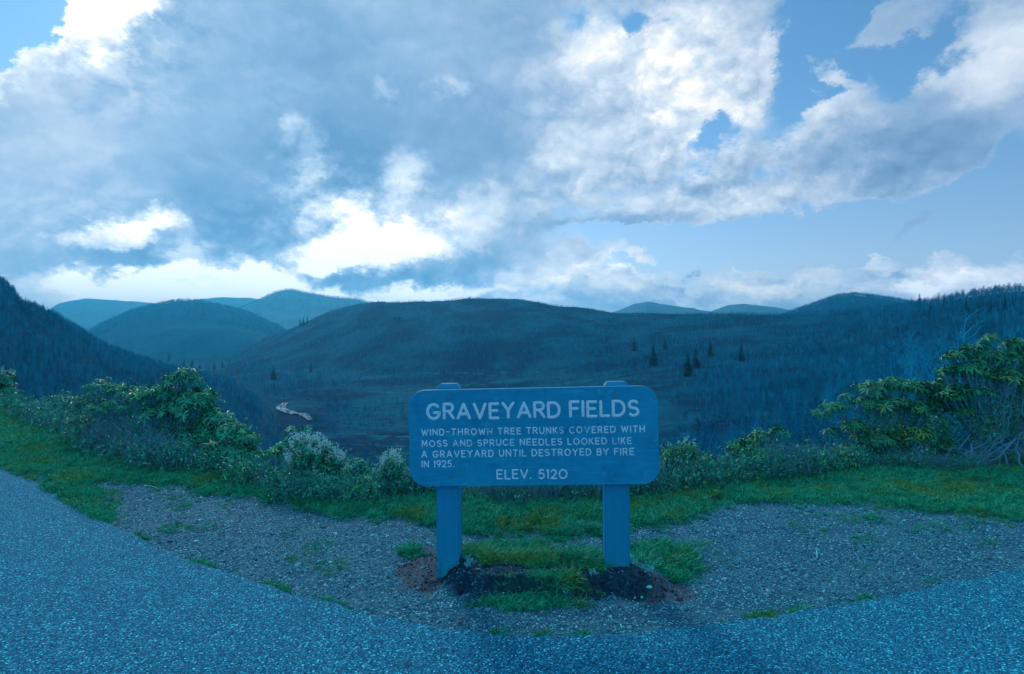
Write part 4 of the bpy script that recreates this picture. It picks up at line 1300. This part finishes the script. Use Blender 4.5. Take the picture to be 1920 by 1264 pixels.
def bush(seed, r=1.3, n=150, mat=None):
    rg = np.random.default_rng(seed)
    u = rg.normal(size=(n, 3)); u /= np.linalg.norm(u, axis=1, keepdims=True); u[:, 2] = np.abs(u[:, 2])
    c = u * rg.uniform(.3, 1, (n, 1)) * np.array([r, r, r * .95]) * (1 + .3 * rg.normal(size=(n, 1)) * .5)
    a = rg.normal(size=(n, 3)) * .16; b = rg.normal(size=(n, 3)) * .16 + np.array([0, 0, .12])
    V = np.stack([c, c + a, c + b], 1).reshape(-1, 3)
    segs = [(np.stack([np.array([0, 0, -.5]), q * .6 + np.array([0, 0, -.1]), q]), np.array([.03, .02, .008])) for q in c[:22]]
    S, Fc = tubes_np(segs, 3)
    F3 = np.arange(len(V)).reshape(-1, 3) + len(S)
    return mesh_np('bush', np.concatenate([S, V]), [Fc, F3], [M_TRUNK, M_BUSH], False, matidx=np.concatenate([np.zeros(len(Fc)), np.ones(len(F3))]))


FOR = proto_collection('forest_tree', [bare_tree(i, 9 + (i % 3) * 1.5, 26, .34 + .05 * (i % 2)) for i in range(6)] + [bush(20 + i, 1.5) for i in range(3)])

SPR = [(1189, 662), (1225, 686), (1247, 655), (1290, 706), (1305, 690), (1332, 668), (1390, 678), (513, 714), (583, 700), (283, 670), (264, 668), (317, 680), (345, 690), (360, 692), (375, 692), (402, 693), (417, 690), (446, 700), (566, 612), (575, 608)]
# valley and main hill
pts, sc_, ix = [], [], []
N_ = 105000
T_ = RNG.uniform(-1.05, 1.05, N_)
pxs = CX + F * T_
ry_ = rimY(pxs)
cY = np.interp(pxs, KPX, KV[:, 6])
u = RNG.uniform(0, 1, N_)
YY = (25 ** 1.45 + u * ((cY * 1.03) ** 1.45 - 25 ** 1.45)) ** (1 / 1.45)
XX = T_ * YY
ZZ = terrain_z(XX, YY)
rowp = CY - F * (ZZ - EYE) / YY
dn = fbm(XX / 60, YY / 60, 91, 4)
openm = sstep(pxs, 560, 700) * (1 - sstep(pxs, 1230, 1380)) * sstep(rowp, 680, 715) * (1 - sstep(rowp, 830, 880))
keep = (RNG.uniform(0, 1, N_) < (0.3 + 1.3 * sstep(dn, .42, .58)) * (1 - .82 * openm)) & (rowp < 1400)
# leave the stream bed open
for q in pp:
    keep &= ~((np.hypot(XX - q.x, (YY - q.y)) < 26))
keep &= ~((XX / YY > (515 - CX) / F) & (XX / YY < (590 - CX) / F) & (YY > pp[-1].y - 60) & (YY < pp[0].y + 10) & (RNG.uniform(0, 1, N_) < .8))
for sx_, sb_ in SPR: keep &= ~((np.abs(pxs - sx_) < 8) & (rowp > sb_ - 5) & (rowp < sb_ + 14))
near = np.clip((YY - 25) / 200, 0, 1)
isb = RNG.uniform(0, 1, N_) < np.interp(YY, [25, 80, 200, 500, 1000], [.97, .85, .5, .3, .25])
crest_s = np.interp(YY / cY, [.6, 1.0], [1.0, .5]) * np.interp(pxs, [1500, 1700], [1.0, 1.9])
s = np.where(isb, RNG.uniform(.6, 1.7, N_), RNG.uniform(.45, 1.15, N_) * crest_s) * np.interp(YY, [25, 120, 300], [.45, .7, 1])
k_ = keep
idx = np.where(isb, RNG.integers(6, 9, N_), RNG.integers(0, 6, N_))
# the fringe along the crest of the right-hand ridge
nc = 4600
pc = CX + F * RNG.uniform((1440 - CX) / F, 1.05, nc); yc = np.interp(pc, KPX, KV[:, 6]) * RNG.uniform(.9, 1.02, nc)
xc = (pc - CX) / F * yc; zc_ = terrain_z(xc, yc)
rot = np.stack([RNG.normal(size=N_ + nc) * .04, RNG.normal(size=N_ + nc) * .04, RNG.uniform(0, 6.28, N_ + nc)], 1)
XX, YY, ZZ = np.append(XX, xc), np.append(YY, yc), np.append(ZZ, zc_)
s = np.append(s, RNG.uniform(.25, 1.15, nc) * np.interp(pc, [1440, 1650, 1900], [.5, .95, 1.25])); idx = np.append(idx, RNG.integers(0, 8, nc)); k_ = np.append(keep, np.ones(nc, bool))
scatter('forest', np.stack([XX, YY, ZZ], 1)[k_], rot[k_], s[k_], idx[k_], FOR, 'bare bluish spring woodland and scrub covering the valley and hills')
# left hillside
RX, RY, RZ = RIDGES['wooded_hillside']
a, b = RX.shape
N_ = 26000
fi = RNG.uniform(0, a - 1.01, N_); fj = RNG.uniform(0.03, .56, N_) * (b - 1)
i0 = fi.astype(int); j0 = fj.astype(int); u = (fi - i0); v = (fj - j0)
bil = lambda A: A[i0, j0] * (1 - u) * (1 - v) + A[i0 + 1, j0] * u * (1 - v) + A[i0, j0 + 1] * (1 - u) * v + A[i0 + 1, j0 + 1] * u * v
P = np.stack([bil(RX), bil(RY), bil(RZ)], 1)
ok = P[:, 2] > -70
scatter('hillside_forest', P[ok], np.stack([RNG.normal(size=N_) * .04, RNG.normal(size=N_) * .04, RNG.uniform(0, 6.28, N_)], 1)[ok], RNG.uniform(.25, .7, N_)[ok], RNG.integers(0, 8, N_)[ok], FOR, 'dark bare woodland on the left hillside')

for rn, n_, nm_ in (('middle_hill', 9000, 'faint forest on the domed middle hill'), ('distant_hill', 7000, 'faint forest on the blue peak behind the right ridge'), ('distant_peak', 5000, 'faint forest on the hazy far peak')):
    X_, Y_, Z_ = RIDGES[rn]; a, b = X_.shape
    fi = RNG.uniform(0, a - 1.01, n_); fj = RNG.uniform(0.2, .515, n_) * (b - 1)
    i0 = fi.astype(int); j0 = fj.astype(int); u = fi - i0; v = fj - j0
    bl = lambda A: A[i0, j0] * (1 - u) * (1 - v) + A[i0 + 1, j0] * u * (1 - v) + A[i0, j0 + 1] * (1 - u) * v + A[i0 + 1, j0 + 1] * u * v
    scatter('hill_forest', np.stack([bl(X_), bl(Y_), bl(Z_)], 1), np.stack([0 * u, 0 * u, RNG.uniform(0, 6.28, n_)], 1), RNG.uniform(.7, 1.6, n_), RNG.integers(0, 6, n_), FOR, nm_)

# ---- spruces one can tell apart
def spruce(label, px, base, top, width=.42, group=None, where=None, seed=0):
    p = where if where is not None else hit(px, base)
    h = (base - top) / F * p.y * 1.22
    t = thing('spruce_tree', p, label, 'spruce tree', group)
    rg = np.random.default_rng(seed + int(px))
    mb = MB(); mb.tube([(0, 0, -h * .1), (0, 0, h * .5), (0, 0, h * .97)], [h * .022, h * .014, h * .003], 5)
    link('trunk', mb.mesh('trunk', [M_SPTRUNK]), t)
    V = []; tiers = 15
    for i in range(tiers):
        u = i / (tiers - 1); z = h * (.06 + .90 * u); R = h * width * .5 * (1 - u) ** .85 + h * .012
        nb = int(11 - 5 * u)
        for j in range(nb):
            ph = rg.uniform(0, 6.28); r = R * rg.uniform(.6, 1.25); w = r * .34 + h * .008
            c, s_ = math.cos(ph), math.sin(ph)
            tip = np.array([c * r, s_ * r, z - r * rg.uniform(.15, .45)]); b0 = np.array([0, 0, z + h * .02])
            m = b0 * .45 + tip * .55 + np.array([0, 0, r * .06]); sd_ = np.array([-s_, c, 0]) * w
            V += [b0, m - sd_, m + sd_, m - sd_, tip, m + sd_, b0 + [0, 0, -h * .03], m - sd_ * .7 - [0, 0, h * .035], m + sd_ * .7 - [0, 0, h * .035]]
    V = np.array(V); link('crown', mesh_np('crown', V, np.arange(len(V)).reshape(-1, 3), [M_SPRUCE]), t)
    return t


G1 = 'spruces scattered on the valley slope'
for a in [
    ('dark spruce highest up the slope just right of the sign', 1189, 662, 638, .45), ('broad dark spruce, stoutest of those right of the sign', 1225, 686, 649, .5),
    ('faint small spruce up-slope between the stout spruce and the touching pair', 1247, 655, 636, .45),
    ('ragged tall spruce, left one of the touching pair right of the sign', 1290, 706, 668, .6), ('slim spruce rising behind the ragged one of the touching pair', 1305, 690, 653, .42),
    ('small leaning-looking spruce between the touching pair and the lone right spruce', 1332, 668, 643, .42), ('lone slim dark spruce furthest right on the open slope', 1390, 678, 648, .42),
    ('spruce standing beside the stream end of the left valley', 513, 714, 691, .55), ('slender spruce on the valley floor right of the stream valley', 583, 700, 683, .4),
    ('taller spruce left of the pair above the left bushes', 283, 670, 646, .5), ('short spruce just left of the taller one above the left bushes', 264, 668, 655, .5),
]:
    spruce(a[0], a[1], a[2], a[3], a[4], G1)
for lb, px, b_, t_ in (('small spruce midway between the taller left pair and the tall bush top', 317, 680, 664), ('small spruce above the left shoulder of the tall left bush', 345, 690, 674), ('small spruce above the right shoulder of the tall left bush', 360, 692, 676), ('stubbiest small spruce just right of the tall left bush', 375, 692, 680), ('left one of two small spruces left of the stream', 402, 693, 679), ('right one of two small spruces left of the stream', 417, 690, 676), ('faint lowest spruce nearest to the stream on its left side', 446, 700, 690)):
    spruce(lb, px, b_, t_, .45, 'small spruces above the left bushes')
for lb, px, b_, t_ in (('lowest and leftmost of the three skyline spruces on the main hill slope', 563, 614, 601), ('middle one of the three skyline spruces on the main hill slope', 569, 612, 598), ('highest and rightmost of the three skyline spruces on the main hill slope', 576, 609, 596)):
    spruce(lb, px, b_ , t_, .4, 'three skyline spruces')
for lb, px, b_, t_ in (('left one of a tiny spruce pair on the main hill crest', 741, 561, 554), ('right one of a tiny spruce pair on the main hill crest', 749, 561, 553), ('single tiny spruce on the main hill crest behind the sign', 881, 561, 555)):
    spruce(lb, px, b_, t_, .6, 'tiny crest spruces')
ry3 = lambda px: np.interp(px, KPX, KV[:, 7])


def crest_at(px):
    t = (px - CX) / F; Y = np.interp(px, KPX, KV[:, 6]) * .985
    x = t * Y
    return Vector((x, Y, float(terrain_z(np.array([x]), np.array([Y]))[0])))


spruce('tall dark spruce standing out on the right skyline', 1724, 562, 541, .55, None, crest_at(1724), 3)
spruce('shorter spruce against the right side of the skyline spruce', 1734, 562, 548, .6, None, crest_at(1734), 4)
for lb, px, b_, t_ in (('second dark spruce rightward of the skyline spruce, below the crest', 1770, 588, 562), ('third dark spruce rightward of the skyline spruce, tall and narrow', 1812, 596, 564), ('lowest dark spruce in the group below the right skyline', 1836, 600, 572), ('dark spruce fifth from the skyline spruce below the right crest', 1858, 594, 566), ('dark spruce nearest the right edge below the crest', 1884, 590, 560), ('small dark spruce just down-slope of the skyline spruce', 1745, 592, 572)):
    spruce(lb, px, b_, t_, .36, 'spruces below the right skyline')
# skyline trees at the left
def ridge_at(px):
    t = (px - CX) / F
    i = int(np.argmin(np.abs(RX[:, 40] / RY[:, 40] - t))); return Vector((RX[i, 40], RY[i, 40], RZ[i, 40] - .5))
spruce('narrow dark spruce alone on the left skyline', 48, 570, 550, .42, None, ridge_at(48), 5)

# skyline broadleaf trees on the right ridge, each on its own
bt = bare_tree(77, 10, 34, .42, .08)
btc = []
def bare_thing(px, label, group, where, s):
    t = thing('bare_tree', where, label, 'tree', group, random.uniform(0, 6))
    t.scale = (s, s, s * random.uniform(.9, 1.1))
    o = link('crown', bt, t)
    return t
bare_thing(66, 'bare round-headed tree beside the spruce on the left skyline', None, ridge_at(66), .55)
for i in range(14):
    px = 1640 + 290 * (i + random.random()) / 14
    bare_thing(px, 'bare tree in the fringe along the right skyline', 'bare trees along the right skyline', crest_at(px), random.uniform(1.0, 1.6))
# pale bare trees that stand out on the slope to the right of the sign
for px, r, lb in ((1262, 770, 'pale bare tree close behind the right end of the sign'), (1285, 748, 'pale bare tree directly below the touching spruce pair'), (1330, 760, 'pale bare tree downhill of the small leaning spruce'),
               (1372, 745, 'pale bare tree downhill of the lone slim spruce'), (1275, 812, 'lowest pale bare tree, above the yellow-green bush by the sign'), (1405, 760, 'pale bare tree above the flat-topped sparse bush'),
               (1450, 728, 'highest pale bare tree right of the lone slim spruce'), (1490, 740, 'pale bare tree up-slope of the leaning rhododendron tip'), (1540, 700, 'pale bare tree above the left clump of the wide rhododendron'),
               (1580, 720, 'pale bare tree just over the top of the wide rhododendron'), (1440, 775, 'pale bare tree in the hazy dip above the sparse bush'), (630, 765, 'pale crooked tree right of the stream bend'), (1225, 735, 'pale bare tree peeping over the right corner of the sign')):
    bare_thing(px, lb, 'pale bare trees on the slope', hit(px, r), random.uniform(.8, 1.15) * (.35 if px > 1500 else .5 if px > 1400 or r > 790 else .85))

# ================================================================== grass
def blades(seed, n, h, lean, mat, rad=.035, w=.0032):
    rg = np.random.default_rng(seed); V = []; Fc = []
    for i in range(n):
        r = rad * math.sqrt(rg.uniform()); ph = rg.uniform(0, 6.28); b = np.array([r * math.cos(ph), r * math.sin(ph), -.01])
        hh = h * rg.uniform(.5, 1.2); d = np.array([rg.normal() * lean, rg.normal() * lean, 1.0]); sd_ = np.cross(d, rg.normal(size=3)); sd_ /= np.linalg.norm(sd_); sd_ *= w * rg.uniform(.7, 1.3)
        m = b + d * hh * .55; e = m + np.array([d[0] * 1.9, d[1] * 1.9, .75]) * hh * .45
        o = len(V); V += [b - sd_, b + sd_, m + sd_ * .8, m - sd_ * .8, e]; Fc.append((o, o + 1, o + 2)); Fc.append((o, o + 2, o + 3)); Fc.append((o + 3, o + 2, o + 4))
    return mesh_np('tuft', V, np.array(Fc), [mat])


def f_grass(N):
    pos = N.geo.outputs['Position']
    r = N.geo.outputs['Random Per Island']
    c = N.mix(r, (0.006, 0.09, 0.06), (0.04, 0.27, 0.17))
    n = N.noise(pos, 1.5, 5, 0.6); n2 = N.noise(pos, 5.0, 4, 0.6)
    c = N.mix(N.mul(N.sm(n, 0.50, 0.62), 0.75), c, (0.24, 0.15, 0.04))
    c = N.mix(N.mul(N.sm(n2, 0.52, 0.66), 0.5), c, (0.003, 0.06, 0.03))
    return N.mix(N.mul(N.sm(N.mul(r, 1.0), 0.93, 0.97), 0.6), c, (0.16, 0.28, 0.26))


M_GRASS = material('grass_blade', f_grass, 0.6, 0.25)
M_STRAW = material('straw', lambda N: N.mix(N.geo.outputs['Random Per Island'], (0.04, 0.10, 0.14), (0.20, 0.28, 0.33)), 0.8, 0.1)
TUFT = proto_collection('grass_tuft', [blades(i, 22, .045 + .006 * i, .4 + .06 * i, M_GRASS, .04, .003) for i in range(4)] + [blades(9, 26, .06, .65, M_GRASS, .05), blades(10, 14, .03, .8, M_STRAW, .04, .0025)])
acc = []
for Y0, Y1, dens_, s0 in ((2.9, 5.2, 2300, .62), (5.2, 7.5, 1700, .72), (7.5, 11, 900, .95), (11, 17, 420, 1.3)):
    tl, tr = -1.0, 1.0
    area = (Y1 ** 2 - Y0 ** 2) / 2 * (tr - tl); n = int(area * dens_)
    YY = np.sqrt(RNG.uniform(Y0 ** 2, Y1 ** 2, n)); T_ = RNG.uniform(tl, tr, n); XX = T_ * YY
    ok = YY < rimY(CX + F * T_) + .12
    XX, YY = XX[ok], YY[ok]
    m_ = grass_mask(XX, YY)
    k_ = RNG.uniform(0, 1, len(XX)) < m_ ** 1.2
    XX, YY, m_ = XX[k_], YY[k_], m_[k_]
    tall = sstep(row_of(XX, YY), 1012, 1030) * (row_of(XX, YY) < 1150) * (np.abs(px_of(XX, YY) - 1040) < 290)
    rimd = rimY(px_of(XX, YY)) - YY
    sz = s0 * (.6 + .6 * m_) * RNG.uniform(.7, 1.25, len(XX)) * (1 + .35 * tall) * (1 + .5 * np.exp(-np.maximum(rimd, 0) / .15)) * (.7 + .6 * fbm(XX * 1.7, YY * 1.7, 33, 3))
    zz = ground_z(XX, YY) * (rimd > 0)
    acc.append((np.stack([XX, YY, zz], 1), sz, tall))
P = np.concatenate([a[0] for a in acc]); S = np.concatenate([a[1] for a in acc]); TL = np.concatenate([a[2] for a in acc])
n = len(P)
idx = np.where(RNG.uniform(0, 1, n) < .06, 5, RNG.integers(0, 4, n)); idx = np.where((TL > .5) & (RNG.uniform(0, 1, n) < .5), 4, idx)
gr = scatter('grass', P, np.stack([RNG.normal(size=n) * .15, RNG.normal(size=n) * .15, RNG.uniform(0, 6.28, n)], 1), S, idx, TUFT, 'short green turf with yellowish patches', 'grass')
print('grass tufts', n)
# dry hanging straw on the undercut front of the turf
acc = []
for cx, cy, wx, n in ((870, 1078, 22, 16), (1160, 1082, 30, 40), (1195, 1070, 24, 14), (1050, 1086, 60, 6), (1215, 1085, 16, 14)):
    for _ in range(n):
        p = at(cx + random.gauss(0, wx * .5), cy + random.gauss(0, 9)); acc.append((p.x, p.y, float(ground_z(np.array([p.x]), np.array([p.y]))[0]) + .015))
P = np.array(acc); n = len(P)
HANG = proto_collection('hanging_straw', [blades(30 + i, 16, .085, .25, M_STRAW, .03, .0022) for i in range(3)])
scatter('hanging_straw', P, np.stack([RNG.normal(2.0, .35, n), RNG.normal(size=n) * .3, RNG.normal(size=n) * .5], 1), RNG.uniform(.35, .8, n), RNG.integers(0, 3, n), HANG, 'dry pale roots and straw hanging over the dark undercut turf')

# ================================================================== gravel
def chip(seed):
    rg = np.random.default_rng(seed)
    u = np.array([(1, 0, 0), (-1, 0, 0), (0, 1, 0), (0, -1, 0), (0, 0, 1), (0, 0, -1)], float)
    import itertools
    c = np.array(list(itertools.product((-.62, .62), repeat=3)))
    V = np.concatenate([u, c]) * rg.uniform(.7, 1.2, (14, 1)) * np.array([1, .72, .42])
    import bmesh
    bm = bmesh.new(); vs = [bm.verts.new(v) for v in V]; bmesh.ops.convex_hull(bm, input=vs)
    me = bpy.data.meshes.new('chip'); bm.to_mesh(me); bm.free(); me.materials.append(M_CHIP)
    return me


M_CHIP = material('gravel_chip', lambda N: N.mix(N.noise(N.geo.outputs['Position'], 60, 3, .6), N.ramp(N.info.outputs['Random'], [(0, (0.012, 0.025, 0.055)), (.35, (0.05, 0.085, 0.14)), (.7, (0.14, 0.18, 0.25)), (.82, (0.32, 0.15, 0.2)), (.9, (0.3, 0.3, 0.36)), (1, (0.9, 0.5, 0.52))]), (0.03, 0.09, 0.16)), 0.7, 0.35)
CHIPS = proto_collection('gravel_chip', [chip(i) for i in range(8)])
acc = []
for Y0, Y1, dens_, s0 in ((3.1, 4.2, 5200, 1.0), (4.2, 5.5, 3600, 1.1), (5.5, 8.5, 1900, 1.35)):
    area = (Y1 ** 2 - Y0 ** 2) / 2 * 1.9; n = int(area * dens_)
    YY = np.sqrt(RNG.uniform(Y0 ** 2, Y1 ** 2, n)); T_ = RNG.uniform(-.95, .95, n); XX = T_ * YY
    px, r = px_of(XX, YY), row_of(XX, YY)
    red, dark = soil_mask(XX, YY); g = grass_mask(XX, YY)
    smooth = sstep(fbm(XX * 1.1, YY * 1.1, 64, 4), .42, .62)
    pr = (1 - .9 * g) * (1 - .82 * red) * (1 - .75 * dark) * (1 - .6 * smooth)
    k_ = (YY < rimY(px)) & (r < ROADEDGE(px) - 1) & (RNG.uniform(0, 1, n) < pr)
    XX, YY = XX[k_], YY[k_]
    sz = s0 * np.exp(RNG.normal(-5.12, .42, len(XX)))
    acc.append((np.stack([XX, YY, ground_z(XX, YY) + sz * .15], 1), sz))
P = np.concatenate([a[0] for a in acc]); S = np.concatenate([a[1] for a in acc]); n = len(P)
print('chips', n)
scatter('gravel', P, np.stack([RNG.normal(size=n) * .35, RNG.normal(size=n) * .35, RNG.uniform(0, 6.28, n)], 1), S, RNG.integers(0, 8, n), CHIPS, 'crushed blue-grey stone chips on the shoulder')
# clods of red soil
M_CLOD = material('red_soil_clod', lambda N: N.mix(N.noise(N.geo.outputs['Position'], 90, 4, .6), (0.04, 0.012, 0.025), (0.15, 0.03, 0.05)), 0.95, 0.05)
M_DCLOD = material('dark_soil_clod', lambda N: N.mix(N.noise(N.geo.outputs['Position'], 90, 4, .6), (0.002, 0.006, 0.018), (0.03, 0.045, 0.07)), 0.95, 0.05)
cl = []
for i in range(4):
    m = chip(40 + i); m.materials[0] = M_CLOD; cl.append(m)
CLOD = proto_collection('soil_clod', cl)
n = 4200
XX = RNG.uniform(-.95, 1.4, n); YY = RNG.uniform(3.5, 4.6, n); red, dark = soil_mask(XX, YY)
k_ = RNG.uniform(0, 1, n) < red; XX, YY = XX[k_], YY[k_]; n = len(XX)
sz = np.exp(RNG.normal(-4.95, .5, n))
scatter('loose_soil', np.stack([XX, YY, ground_z(XX, YY)], 1), np.stack([RNG.uniform(0, 3, n)] * 3, 1), sz, RNG.integers(0, 4, n), CLOD, 'reddish soil clods round the foot of the left post')

cl = []
for i in range(4):
    m = chip(60 + i); m.materials[0] = M_DCLOD; cl.append(m)
DCL = proto_collection('dark_clod', cl)
n = 2200
XX = RNG.uniform(-.75, 1.3, n); YY = RNG.uniform(3.5, 4.05, n); red, dark = soil_mask(XX, YY)
k_ = RNG.uniform(0, 1, n) < dark; XX, YY = XX[k_], YY[k_]; n = len(XX)
scatter('dark_soil', np.stack([XX, YY, ground_z(XX, YY)], 1), RNG.uniform(0, 3, (n, 3)), np.exp(RNG.normal(-5.0, .45, n)), RNG.integers(0, 4, n), DCL, 'dark crumbled soil below the overhanging turf')

# ---- single small things
def gz(p): return float(ground_z(np.array([p.x]), np.array([p.y]))[0])
M_PALE = material('pale_stone', lambda N: N.mix(N.noise(N.obj, 30, 4, .6), (0.10, 0.24, 0.32), (0.30, 0.50, 0.58)), 0.8, 0.3)
for (px, r, s, lab) in ((1216, 1118, .024, 'largest pale stone in front of the right post'), (1203, 1122, .013, 'small stone touching the largest pale stone'), (944, 1117, .011, 'pale pebble at the dark foot of the turf, left of centre'),
                        (1052, 1117, .010, 'pale pebble at the dark foot of the turf, nearer the right post'), (1035, 1138, .016, 'blue-grey stone where the front turf meets the gravel'), (1092, 1128, .012, 'flat stone in the rubble below the right post')):
    me = chip(int(px)); me.materials[0] = M_PALE
    p = at(px, r); o = link('stone', me, None, (p.x, p.y, gz(p) + s * .25)); o.scale = (s, s, s); o.rotation_euler = (random.uniform(-.2, .2), .1, random.uniform(0, 3)); tag(o, lab, 'stone')
M_RT = material('red_twig', lambda N: N.mix(N.noise(N.obj, 40, 4, .6), (0.3, 0.03, 0.04), (0.9, 0.09, 0.10)), 0.8, 0.2)
M_WT = material('bleached_twig', lambda N: N.mix(N.noise(N.obj, 40, 4, .6), (0.2, 0.3, 0.34), (0.42, 0.55, 0.58)), 0.8, 0.2)
for pts_, rad, m, lab in ((((852, 1175), (860, 1163), (868, 1158), (876, 1152)), .0035, M_RT, 'thin red-brown twig lying on the gravel near the left post'),
                          (((1002, 1184), (1010, 1181), (1018, 1180), (1025, 1177)), .0045, M_RT, 'pale-tipped dead twig by the asphalt edge below the sign'),
                          (((1531, 1032), (1532, 1040), (1532, 1045)), .003, M_WT, 'bleached twig pointing at the viewer on the right gravel'),
                          (((940, 1009), (946, 1014), (953, 1019)), .003, M_WT, 'bleached straw on the gravel between the posts'),
                          (((270, 911), (284, 914), (300, 920)), .004, M_WT, 'pale stick where the left grass meets the gravel'),
                          (((1120, 962), (1150, 960), (1172, 957)), .003, M_WT, 'long bleached stem lying on the grass beside the right post')):
    mb = MB(); P = [at(a, b) for a, b in pts_]; o0 = P[0].copy(); o0.z = gz(P[0])
    mb.tube([Vector((p.x, p.y, gz(p) + rad + .004 + .012 * (i % 2))) - o0 for i, p in enumerate(P)], [rad * (1 - .15 * i) for i in range(len(P))], 6)
    tag(link('twig', mb.mesh('twig', [m], True), None, o0), lab, 'twig')
# dandelions
M_DAND = material('dandelion_petals', lambda N: N.mix(N.noise(N.obj, 200, 3, .6), (0.8, 0.14, 0.004), (1.0, 0.24, 0.01)), 0.7, 0.2)
for px, r, lab in ((1287, 932, 'orange-yellow dandelion in the grass just right of the sign'), (1322, 922, 'dandelion tallest in the grass right of the sign'), (1341, 935, 'small yellow dandelion, third from the sign')):
    p = at(px, r + 5); t = thing('dandelion', (p.x, p.y, gz(p)), lab, 'flower')
    mb = MB(); mb.tube([(0, 0, 0), (.004, 0, .06), (0, -.002, .105)], [.002, .0018, .0016], 5); link('stem', mb.mesh('stem', [M_GRASS]), t)
    mb = MB()
    for ring, (rr, h, nn) in enumerate(((.020, .004, 16), (.014, .009, 12), (.008, .012, 8))):
        for i in range(nn):
            a = 6.283 * i / nn + ring * .2; c, s_ = math.cos(a), math.sin(a)
            mb.add([(0, 0, .104 + ring * .001), (c * rr - s_ * .003, s_ * rr + c * .003, .104 + h), (c * rr + s_ * .003, s_ * rr - c * .003, .104 + h)], [(0, 1, 2)])
    link('flower_head', mb.mesh('flower_head', [M_DAND]), t)
